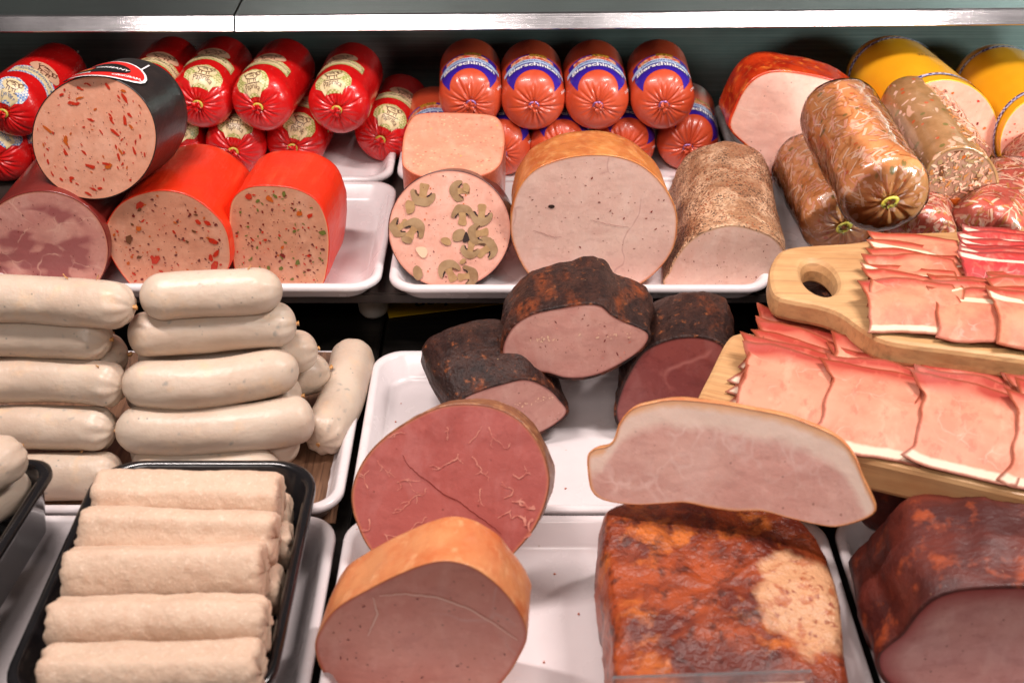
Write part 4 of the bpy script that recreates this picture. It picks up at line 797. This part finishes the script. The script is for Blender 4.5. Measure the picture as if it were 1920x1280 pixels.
# ------------------------------------------------------------------ white sausages
WSAUS = mat('white_sausage_skin', S(206, 188, 170), .38, [('noise', 24, .36, .66, S(194, 170, 150), .8), ('noise', 60, .57, .72, S(230, 190, 146), .35), ('spot', 110, .26, .08, S(138, 138, 134), .6, {'warp': (90, .012), 'gate': ('noise', 40, .53, .60)}), ('spot', 170, .16, .07, S(104, 112, 110), .7, {'gate': ('noise', 50, .54, .60)})], bump=[('noise', 45, .0012), ('noise', 160, .0003)], sss=.15, spec=.42)
WEND = mat('sausage_knot', S(206, 152, 92), .45, [('noise', 300, .4, .6, S(176, 118, 62), .7)], coat=.1)
def link(label, pts, rad, seed, group, knots=(True, True), m=WSAUS, zs=None, name='white_sausage', cat='sausage'):
    """bent link through given places"""
    P = [Vector(p) for p in pts]; rnd = random.Random(seed)
    if len(P) == 2: P = [P[0], (P[0] + P[1]) / 2 + Vector((0, rnd.uniform(-.002, .002), rnd.uniform(-.001, .001))), P[1]]
    rad *= rnd.uniform(.95, 1.04); P[1] = P[1] + Vector((rnd.uniform(-.004, .004), 0, 0)); cen = P[1].copy(); N = 44; n = 40; tp = (rnd.uniform(.75, 1.25), rnd.uniform(.75, 1.25))
    def curve(t):
        a, b, c = P; k = 2 * b - .5 * (a + c); return a * (1 - t) ** 2 + k * (2 * t * (1 - t)) + c * t * t
    rad_l = []; v = []; L = (P[0] - P[1]).length + (P[1] - P[2]).length; cap = rad * .95
    for i in range(N + 1):
        t = .5 - .5 * math.cos(math.pi * i / N); c = curve(t); tg = (curve(min(1, t + .01)) - curve(max(0, t - .01))).normalized()
        s = t * L; r = rad
        for q, tq in ((s, tp[0]), (L - s, tp[1])):
            cq = cap * tq
            if q < cq: r = min(r, rad * math.sqrt(max(0, 1 - (1 - q / cq) ** 2.2)))
        r = max(r, rad * .06); sd = tg.cross(Vector((0, 0, 1))).normalized(); up = sd.cross(tg)
        for j in range(n):
            a = 2 * math.pi * j / n; rr = r * (1 + .055 * noise.noise(Vector((math.cos(a), math.sin(a), s * 30 + seed * 7))) + .02 * noise.noise(Vector((2 * math.cos(a), 2 * math.sin(a), s * 70 + seed))))
            pl = min(1, min(s, L - s) / (rad * 1.1)); rr *= 1 + .09 * (1 - pl) * math.sin(9 * a + seed) * (1 if knots[0 if s < L / 2 else 1] else .3)
            v.append(c + (sd * math.cos(a) + up * math.sin(a)) * rr - cen)
    root = thing(name, label, cat, Matrix.Translation(cen), group)
    mesh('skin', v, [t[::-1] for t in grid_faces(N + 1, n) + [tuple(range(n))[::-1], tuple(range(N * n, N * n + n))]], m, root)
    for q in range(rnd.randint(0, 3)):                    # loose shreds of skin
        a = rnd.uniform(1.2, 2.6); c = curve(rnd.uniform(.45, .9)) - cen; tg = (P[2] - P[0]).normalized(); sd = tg.cross(Vector((0, 0, 1))).normalized(); up = sd.cross(tg); p = c + (sd * math.cos(a) + up * math.sin(a)) * rad * 1.0; kv = []
        h = Vector((rnd.uniform(-1, 1), rnd.uniform(-1, 1), rnd.uniform(-.3, .3))).normalized()
        for w in range(5):
            p = p + h * .0011; h = (h + Vector((rnd.uniform(-.7, .7), rnd.uniform(-.7, .7), rnd.uniform(-.5, .5)))).normalized()
            for j in range(5): b = 2 * math.pi * j / 5; kv.append(p + (sd * math.cos(b) + up * math.sin(b)) * .0006)
        mesh('skin_shred', kv, grid_faces(5, 5), WEND, root)
    for e, on in ((0, knots[0]), (1, knots[1])):
        if not on: continue
        c = curve(e) - cen; d = (curve(e) - curve(.05 if e == 0 else .95)).normalized(); sd = d.cross(Vector((0, 0, 1))).normalized(); up = sd.cross(d); kv = []
        for q, rr in ((-.002, .0024), (-.0004, .0015), (.0006, .0012), (.0016, .0017), (.0024, .0010)):
            j0 = Vector((rnd.uniform(-1, 1), rnd.uniform(-1, 1), rnd.uniform(-1, 1))) * .0007
            for j in range(8): a = 2 * math.pi * j / 8; kv.append(c + d * q + j0 + (sd * math.cos(a) + up * math.sin(a)) * rr * (1 + .3 * math.sin(3 * a)))
        mesh('knot', kv, grid_faces(5, 8) + [tuple(range(32, 40))], WEND, root)
    return root
ZZ = {1: .134, 2: .105, 3: .077, 4: .048, 5: .020}
GW = 'white sausages stacked in the left tray'
def pz(pl, z): return [onz(x, y, z) for x, y in pl]
rk = ['topmost', 'second from top', 'third from top', 'fourth from top', 'lowest']
RS = [[(262, 560), (395, 550), (530, 544)], [(240, 630), (400, 617), (556, 607)], [(235, 713), (395, 719), (556, 682)], [(220, 803), (400, 806), (588, 778)], [(245, 884), (380, 882), (525, 880)]]
for i, pl in enumerate(RS): link(f'{rk[i]} white sausage in the front right-hand stack', pz(pl, ZZ[i + 1]), .0166, 101 + i, GW, (False, i in (1,)))
LS = [[(-90, 560), (80, 562), (250, 577)], [(-110, 628), (50, 627), (207, 636)], [(-100, 727), (70, 711), (230, 726)], [(-100, 806), (60, 800), (216, 806)], [(-80, 893), (80, 893), (230, 890)]]
for i, pl in enumerate(LS): link(f'{rk[i]} white sausage in the front left-hand stack', pz(pl, ZZ[i + 1]), .0164, 111 + i, GW, (False, True))
def shift(pl, dx, dy, z, dY=.03):
    o = []
    for x, y in pl: p = onz(x, y, z); o.append(p)
    return o
BK = [([(262, 667), (430, 668), (596, 654)], .072), ([(262, 748), (440, 728), (617, 690)], .040), ([(240, 735), (400, 742), (566, 742)], .046), ([(250, 835), (400, 842), (562, 826)], .0205)]
bl = ['white sausage behind the right-hand stack, its end sticking out beside the second from top', 'white sausage lowest at the back, its end pointing to the lone upright one', 'white sausage squeezed between third and fourth of the right-hand stack', 'white sausage under the fourth of the right-hand stack, right end showing']
for i, (pl, z) in enumerate(BK): link(bl[i], [p + Vector((0, 0, 0)) for p in pz(pl, z)], .0166, 121 + i, GW, (False, True))
link('short white sausage in the dark gap between the two stacks', pz([(110, 670), (175, 668), (240, 665)], .082), .0160, 126, GW, (False, True))
link('white sausage filling the back of the left-hand stack', pz([(-80, 690), (80, 690), (215, 700)], .064), .0160, 127, GW, (False, False))
link('lone white sausage lying lengthwise on the wood-pattern paper at the right', pz([(662, 655), (650, 735), (597, 832)], .0225), .0168, 128, GW, (False, True))
WOODP = mat('wood_print_paper', S(128, 92, 68), .55, [('noise', 60, .35, .65, S(96, 66, 48), .9, {'stretch': (3.5, .22, 1), 'warp': (12, .02)}), ('noise', 160, .52, .64, S(74, 48, 34), .8, {'stretch': (3.5, .12, 1)})], bump=[('noise', 100, .0003, {'stretch': (3, .2, 1)})])
v = []; nx, ny = 26, 22
for j in range(ny):
    for i in range(nx):
        x = -.405 + (.283) * i / (nx - 1); y = -.239 + .180 * j / (ny - 1); u = i / (nx - 1); w = j / (ny - 1)
        z = .0046 + (.022 * max(0, (w - .88) / .12) ** 1.5 if True else 0) + .012 * max(0, (u - .95) / .05) ** 1.5 * max(0, w - .3) + .0006 * noise.noise(Vector((x * 60, y * 60, 0)))
        v.append((x, y, z))
m_ = len(v); f = grid_faces(ny, nx, False); f = f + [tuple(q + m_ for q in t[::-1]) for t in f]
tag(mesh('wood_pattern_paper', v + [(a, b, c - .0005) for a, b, c in v], f, WOODP), 'brown wood-pattern paper lining the tray of white sausages', 'paper')

# ------------------------------------------------------------------ black trays with pale rolls
tray('black_tray', 'black plastic tray full of pale skinless rolls', -.274, -.127, -.446, -.239, .0262, .035, PLASTIC_BLACK, 'black plastic trays', r=.03, lipw=.0055, inset=.013)
tray('black_tray', 'black plastic tray corner at the left photo edge', -.47, -.3005, -.45, -.250, .0258, .050, PLASTIC_BLACK, 'black plastic trays', r=.016, lipw=.006, inset=.013, rot=Matrix.Rotation(R(-5), 4, 'Z'))
ROLL = mat('skinless_roll', S(212, 184, 160), .62, [('noise', 50, .38, .64, S(202, 170, 146), .7), ('noise', 260, .52, .68, S(202, 164, 138), .5), ('noise', 400, .55, .7, S(238, 216, 196), .5)], bump=[('noise', 40, .0014), ('noise', 200, .0007), ('noise', 450, .0003)], sss=.12)
def roll(label, a, b, rad, seed):
    a, b = Vector(a), Vector(b); cen = (a + b) / 2; d = (b - a).normalized(); L = (b - a).length; sd = d.cross(Vector((0, 0, 1))).normalized(); up = sd.cross(d); v = []; N = 64; n = 64; off = Vector((seed * 3.3, seed, 0))
    rings = [(0, .0), (0, .4), (0, .75), (.0008, .9), (.003, .98)] + [(.006 + (L - .012) * i / (N - 1), 1.0) for i in range(N)] + [(L - .003, .98), (L - .0008, .9), (L, .75), (L, .4), (L, 0)]
    for s, k in rings:
        for j in range(n):
            t = 2 * math.pi * j / n; q = Vector((math.cos(t) * rad, math.sin(t) * rad, s)) + off
            sq = 1 + .05 * math.cos(4 * t + seed)
            flap = .0015 * max(0, math.cos(t - 1.2 - .4 * math.sin(seed))) ** 30
            r = rad * k * sq + (k > .5) * (.0016 * fbm(q, 24, 2) + .0004 * fbm(q, 110, 2) + .0002 * fbm(q, 420, 2) + flap)
            e = .0018 * fbm(q, 160, 3) * (1 if s < .004 else (-1 if s > L - .004 else 0))
            v.append(d * (s - L / 2 + e) + (sd * math.cos(t) + up * math.sin(t)) * r)
    o = mesh('pale_roll', v, [t[::-1] for t in grid_faces(len(rings), n)], ROLL); o.location = cen
    return tag(o, label, 'sausage', 'pale skinless rolls in the black tray')
RL = [((184, 930), (528, 932)), ((157, 1000), (520, 1008)), ((128, 1080), (498, 1072)), ((100, 1172), (502, 1172)), ((84, 1268), (490, 1262))]
ro = ['rearmost', 'second from the back', 'middle', 'fourth from the back', 'nearest']
for i, (a, b) in enumerate(RL): roll(f'{ro[i]} pale roll in the upper layer of the black tray', onz(*a, .076), onz(*b, .076), .0166 + .0004 * (i % 3), 131 + i)
RL2 = [((230, 970), (545, 968)), ((200, 1030), (548, 1022)), ((170, 1110), (528, 1102)), ((150, 1200), (505, 1195))]
for i, (a, b) in enumerate(RL2): roll(f'{ro[i]} pale roll of the lower layer in the black tray', onz(*a, .0475), onz(*b, .0475), .0150, 141 + i)
GE = 'white sausages in the black tray at the left edge'
link('upper white sausage in the black tray at the left edge', [onz(-180, 915, .092), onz(-70, 890, .092), onz(38, 838, .092)], .0165, 151, GE, (False, True))
link('lower white sausage in the black tray at the left edge', [onz(-150, 1010, .062), onz(-60, 960, .062), onz(52, 892, .062)], .0160, 152, GE, (False, False))

# ------------------------------------------------------------------ wooden boards
def wood(name, rot):
    m = mat(name, S(198, 148, 98), .55, [('noise', 30, .38, .62, S(172, 116, 68), .9, {'stretch': (.25, 5, 3), 'warp': (9, .02)}), ('noise', 70, .50, .66, S(142, 92, 54), .75, {'stretch': (.12, 6, 3)}), ('noise', 14, .4, .7, S(218, 180, 130), .5), ('spot', 60, .03, .02, S(60, 36, 24), .8, {'stretch': (.6, 1, 1), 'gate': ('noise', 20, .56, .6)})], bump=[('noise', 120, .0002, {'stretch': (.1, 5, 3)})], coat=.05)
    return m
WOOD = wood('oiled_wood', 0)
def board(label, outline, zt, th, ang, hole=None):
    cx, cy = hole[0] if hole else centroid(outline)
    out = smooth_loop(outline, 160)
    c, s = math.cos(-ang), math.sin(-ang); loc = [((x - cx) * c - (y - cy) * s, (x - cx) * s + (y - cy) * c) for x, y in out]
    root = thing('cutting_board', label, 'cutting board', Matrix.Translation((cx, cy, zt - th)) @ Matrix.Rotation(ang, 4, 'Z'), 'wooden cutting boards')
    n = 160; v = []; mcx, mcy = centroid(loc)
    def off(d): 
        o = []
        for i in range(n):
            a, b = loc[i - 1], loc[(i + 1) % n]; dx, dy = b[0] - a[0], b[1] - a[1]; l = math.hypot(dx, dy) or 1; o.append((loc[i][0] - dy / l * d, loc[i][1] + dx / l * d))
        return o
    rings = [(off(.0035), 0), (off(.001), .001), (off(0), .0035), (off(0), th - .0035), (off(.001), th - .001), (off(.0035), th)]
    if hole:
        rx, ry, ha = hole[1], hole[2], hole[3]
        ang_i = [math.atan2(y, x) for x, y in loc]
        def hl(k): return [(k * (rx * math.cos(t - ha) * math.cos(ha) - ry * math.sin(t - ha) * math.sin(ha)), k * (rx * math.cos(t - ha) * math.sin(ha) + ry * math.sin(t - ha) * math.cos(ha))) for t in ang_i]
        rings += [(hl(1.45), th), (hl(1.3), th - .0006), (hl(1.12), th - .003), (hl(1.0), th - .008), (hl(1.0), .002), (hl(1.1), 0)]
    for pts, z in rings: v += [(x, y, z) for x, y in pts]
    f = grid_faces(len(rings), n)
    if hole: o = (len(rings) - 1) * n; f += [(o + j, o + (j + 1) % n, (j + 1) % n, j) for j in range(n)]
    else: f += [tuple(range(n))[::-1], tuple(range((len(rings) - 1) * n, len(rings) * n))]
    mesh('board', v, f, WOOD, root, smooth=False)
    return root
ZB1, ZB2 = .110, .137
A0 = onz(1290, 783, ZB1); A1 = onz(1920, 928, ZB1); A2 = onz(1398, 620, ZB1)
e1 = (A1 - A0).to_2d().normalized(); e2 = Vector((-e1.y, e1.x)); dep = (A2 - A0).to_2d().dot(e2)
def bp(a, b): q = A0.to_2d() + e1 * a + e2 * b; return (q.x, q.y)
ang1 = math.atan2(e1.y, e1.x)
W1 = .30
board('lower wooden board without visible handle, carrying pink loin slices', [bp(.006, .001), bp(.02, 0), bp(W1 / 2, 0), bp(W1 - .02, 0), bp(W1 - .003, .003), bp(W1, .02), bp(W1, dep - .015), bp(W1 - .015, dep), bp(W1 / 2, dep), bp(.025, dep), bp(.008, dep - .003), bp(.001, dep - .015), bp(0, dep / 2), bp(0, .015)], ZB1, .024, ang1)
UB = [(1441, 520), (1446, 492), (1462, 470), (1490, 461), (1540, 457), (1600, 453), (1650, 444), (1700, 436), (1760, 433), (1900, 428), (2150, 425), (2260, 440), (2300, 520), (2320, 620), (2280, 700), (2120, 700), (1980, 682), (1880, 668), (1780, 655), (1700, 645), (1650, 634), (1612, 612), (1575, 586), (1535, 572), (1490, 564), (1452, 552)]
hc = onz(1536, 518, ZB2)
board('upper wooden board with oval handle hole, carrying bacon slices', [tuple(onz(x, y, ZB2).to_2d()) for x, y in UB], ZB2, .018, R(-3), ((hc.x, hc.y), .0215, .0112, R(92)))
# dark smoked chunks under the boards, seen through the hole and below the handle
def chunk(label, c, rx, ry, rz, seed, m=None):
    bm = bmesh.new(); bmesh.ops.create_icosphere(bm, subdivisions=5, radius=1)
    for w in bm.verts:
        d = w.co.normalized(); k = (abs(d.x) ** 3 + abs(d.y) ** 3 + abs(d.z) ** 3) ** (-1 / 3)
        p = Vector((d.x * rx, d.y * ry, d.z * rz)) * k; q = p + Vector((seed, 0, 0)); w.co = p + d * (.004 * fbm(q, 35, 3) + .001 * fbm(q, 160, 3))
    me = bpy.data.meshes.new('rind'); bm.to_mesh(me); bm.free(); me.materials.append(m or RIND)
    me.polygons.foreach_set('use_smooth', [True] * len(me.polygons))
    o = bpy.data.objects.new('smoked_ham', me); col.objects.link(o); o.location = c; return tag(o, label, 'ham', 'smoked hams under the boards')
chunk('dark smoked ham under the upper board, seen through the handle hole', (.245, -.105, .062), .042, .045, .053, 3)
chunk('smoked ham deep under the right part of the upper board', (.40, -.13, .062), .07, .05, .052, 5)
chunk('dark smoked ham supporting the lower board on the right', (.30, -.235, .046), .075, .045, .038, 8, RIND2)
chunk('dark smoked ham wedged under the left end of the lower board', (.185, -.205, .045), .026, .03, .038, 9, RIND)

# ------------------------------------------------------------------ slices on the boards
def slice_material(name, a, b, crust, fatc, crustw=.0017):
    return mat(name, S(*a), .5, [('noise', 40, .4, .65, S(*b), .7), ('noise', 60, .54, .68, S(236, 182, 156), .4, {'stretch': (1, .4, 1), 'warp': (20, .03)}), ('edge', 60, .05, .0, S(236, 200, 184), .3, {'warp': (40, .03), 'gate': ('noise', 40, .54, .64)}), ('attr', 'band', .02, .5, S(160, 44, 34), .9), ('noise', 130, .56, .66, S(206, 104, 84), .5, {'stretch': (1, .5, 1)}), ('attrn', 'fat', .55, .68, S(*fatc), .95, {'stretch': 150, 'warp': .2}), ('attrn', 'edge', crustw + .0012, crustw - .0002, S(*crust), .9, {'stretch': 400, 'warp': .0012})], bump=[('noise', 90, .0004), ('noise', 400, .00012)], sss=.08, spec=.25)
SLA = slice_material('loin_ham', (226, 146, 120), (216, 122, 98), (134, 58, 32), (236, 206, 182))
SLB = slice_material('bacon_ham', (220, 136, 106), (198, 92, 74), (134, 62, 34), (236, 206, 176))
SLC = slice_material('dark_cured_ham', (190, 64, 62), (166, 44, 48), (120, 34, 30), (236, 190, 170))
def ham_slice(label, pos, z, rot, w, h, seed, m, group, fatw=.0075, tip=.010, wave=.0012, tilt=(0, 0), band=.0165, fatside='front', name='ham_slice', curl=.004, drop=0):
    """thin slice; x along the board, y towards the back; the rear left corner runs out into a dark tip"""
    rnd = random.Random(seed); nu, nv = 34, 30; top = []; edge = []; fat = []; bd = []; ph = [rnd.uniform(0, 6.3) for _ in range(6)]
    for j in range(nv):
        for i in range(nu):
            a = .5 - .5 * math.cos(math.pi * i / (nu - 1)) if True else 0; b = .5 - .5 * math.cos(math.pi * j / (nv - 1))
            X, Y = 2 * a - 1, 2 * b - 1
            x = X * math.sqrt(1 - .10 * Y * Y) * w / 2; y = Y * math.sqrt(1 - .14 * X * X) * h / 2
            x -= tip * max(0, (b - .72) / .28) ** 1.3 * max(0, 1 - a * 2.2)
            x -= tip * .55 * max(0, (.16 - b) / .16) * max(0, 1 - a * 2.5)
            y -= .006 * max(0, 1 - a * 2.2) * b + .004 * a * b
            x += .0008 * math.sin(y * 260 + ph[0]) * (1 - abs(Y)) + .0011 * noise.noise(Vector((y * 120, seed, 0))) * abs(X) ** 3
            y += .0010 * noise.noise(Vector((x * 120, seed, 4))) * abs(Y) ** 3 + .0012 * math.sin(x * 130 + ph[1]) * abs(Y)
            zz = wave * (math.sin(x * 90 + ph[2]) * .6 + math.sin(y * 75 + ph[3])) * (.4 + .6 * max(abs(X), abs(Y))) + curl * max(0, (b - .8) / .2) ** 1.6 * (.3 + .7 * max(0, 1 - a * 1.6)) + curl * .5 * max(0, (.12 - a) / .12) ** 1.5 * abs(math.sin(y * 60 + ph[4]))
            zz -= drop * max(0, 1 - b / .6) ** 1.5
            zz += tilt[0] * x + tilt[1] * (y + h / 2)
            top.append((x, y, zz)); dx = min(a, 1 - a) * w; dy = min(b, 1 - b) * h; edge.append(min(dx, dy))
            f_ = max(0, 1 - (b * h) / (fatw * 2)) if fatside == 'front' else (max(0, 1 - abs(y - .2 * h + .12 * x) / (fatw * 1.1)) if fatside == 'mid' else max(0, 1 - abs(x - .30 * w - .05 * math.sin(y * 60)) / (fatw * 1.4)))
            fat.append(f_); bd.append(max(0, 1 - ((1 - b) * h) / band) * (1 - .25 * a) * (.75 + .5 * noise.noise(Vector((x * 60, y * 60, seed)))))
    n_ = len(top); v = top + [(x, y, zz - .0006) for x, y, zz in top]; g = grid_faces(nv, nu, False)
    f = g + [tuple(q + n_ for q in t[::-1]) for t in g]
    bnd = list(range(nu)) + [nu * j + nu - 1 for j in range(1, nv)] + [nu * (nv - 1) + i for i in range(nu - 2, -1, -1)] + [nu * j for j in range(nv - 2, 0, -1)]
    f += [(bnd[i], bnd[i - 1], bnd[i - 1] + n_, bnd[i] + n_) for i in range(len(bnd))]
    o = mesh(name, v, f, m, attrs={'edge': edge + [0.0] * n_, 'fat': fat * 2, 'band': bd * 2})
    o.matrix_world = Matrix.Translation((pos[0], pos[1], z)) @ Matrix.Rotation(rot, 4, 'Z')
    return tag(o, label, 'ham slice', group)
cols_ = [(.054, 'first'), (.108, 'second'), (.163, 'third'), (.218, 'fourth'), (.27, 'fifth')]
od = ['top', 'second', 'third', 'fourth', 'fifth', 'sixth', 'bottom']
rnd = random.Random(5)
for ci, (a, cn) in enumerate(cols_):
    for k_ in range(6):                               # k_=0 lowest, lying farthest back
        b = .041 + .0122 * (5 - k_) + rnd.uniform(-.001, .001)
        pos = bp(a + .0015 * k_ - .003 + rnd.uniform(-.0025, .0025), b)
        ham_slice(f'{od[5 - k_] if k_ else "bottom"} loin slice of the {cn} column from the left on the lower board', pos, ZB1 + .0038 + .0017 * k_ + .0014 * ci, ang1 + R(-3 + rnd.uniform(-5, 5)), .064 + rnd.uniform(-.003, .002), .080 + rnd.uniform(-.003, .003), 200 + ci * 10 + k_, SLA, 'loin slices on the lower board', tilt=(-.02, .0), curl=.002 + .003 * rnd.random(), tip=.008 + .006 * rnd.random(), drop=.0022 + .0016 * k_ + .0010 * ci)
G2 = 'bacon slices on the upper board'
for ci, (px, py, n_s, m, cn, w, h) in enumerate(((1712, 596, 7, SLB, 'left', .062, .050), (1828, 612, 5, SLB, 'middle', .060, .054), (1955, 628, 5, SLB, 'right', .07, .058))):
    for k_ in range(n_s):
        q = onz(px + rnd.uniform(-6, 6) + (6 - k_) * 1.5, py - (n_s - 1 - k_) * (20 if ci == 0 else 14), ZB2)
        ham_slice(f'{"top second third fourth fifth sixth lowest".split()[n_s - 1 - k_]} bacon slice of the {cn} column on the upper board', (q.x, q.y), ZB2 + .0040 + .0019 * k_ + .003 * ci, R(-8 + rnd.uniform(-5, 5)), w, h, 300 + ci * 10 + k_, m, G2, fatw=.0055, tip=.006, fatside=('front' if k_ % 3 == 0 else 'mid' if k_ % 3 == 1 else 'side'), band=.008, wave=.0016, curl=.003, name='bacon_slice', drop=.003 + .0016 * k_ + .002 * ci)
for k_ in range(6):
    q = onz(1885, 532 - (5 - k_) * 14, ZB2)
    ham_slice(f'{"top second third fourth fifth lowest".split()[5 - k_]} dark red cured slice at the rear right of the upper board', (q.x + rnd.uniform(-.002, .002), q.y), ZB2 + .0040 + .0018 * k_, R(-4 + rnd.uniform(-3, 3)), .062, .040, 340 + k_, SLC, 'dark red cured slices on the upper board', fatw=.003, tip=.003, fatside='mid', band=.006, name='cured_slice', drop=.003 + .0015 * k_)

# ------------------------------------------------------------------ small things
YCARD = mat('yellow_card', S(198, 158, 30), .5)
cr = thing('price_card', 'yellow price card with handwriting lying under the dark step', 'price card', Matrix.Translation((-.108, .034, .0008)) @ Matrix.Rotation(R(13), 4, 'Z'))
box('card', 0, .14, 0, .07, 0, .0008, YCARD, cr, 0)
bm = text_bm('Schinken', .022, .3, .01)
for w in bm.verts: w.co = Vector((-w.co.x + .066, -w.co.y + .016, .0012))
me = bpy.data.meshes.new('handwriting'); bm.to_mesh(me); bm.free(); me.materials.append(INK_BLACK); o = bpy.data.objects.new('handwriting', me); col.objects.link(o); o.parent = cr
ACR = mat('clear_acrylic', (.95, .97, 1, 1), .05, trans=.9)
hp = onz(1335, 1270, .078)
hr = thing('price_tag_holder', 'clear plastic price tag rail at the bottom edge in front of the roast pork', 'tag holder', Matrix.Translation((hp.x, hp.y, .078)) @ Matrix.Rotation(R(2.5), 4, 'Z'))
box('clear_strip', -.052, .052, -.0012, .0012, -.05, .003, ACR, hr, .0004)
box('paper_insert', -.048, .048, -.0035, -.0030, -.045, -.002, PAPER, hr, 0)

CRUMB = mat('crumb', S(190, 96, 70), .5, [('noise', 300, .4, .6, S(214, 150, 110), .7)])
rnd = random.Random(77); V = []; Fc = []
for px, py, z in ((715, 493, .0588), (742, 790, .0038), (752, 756, .0038), (735, 842, .0038), (1040, 1075, .0038), (1085, 1150, .0038), (1060, 915, .0038), (690, 520, .0588), (815, 852, .0038), (765, 700, .0038), (1020, 1240, .0038), (1105, 1020, .0038)):
    p = onz(px, py, z); o = len(V); k = rnd.uniform(.0006, .0015)
    for d in ((1, 0, 0), (0, 1, 0), (-1, 0, 0), (0, -1, 0), (0, 0, .8), (0, 0, -.1)): V.append(p + Vector(d) * k * rnd.uniform(.6, 1.3))
    for a, b in ((0, 1), (1, 2), (2, 3), (3, 0)): Fc += [(o + a, o + b, o + 4), (o + b, o + a, o + 5)]
tag(mesh('meat_crumbs', V, Fc, CRUMB), 'tiny meat crumbs scattered on the white trays', 'crumbs', kind='stuff')
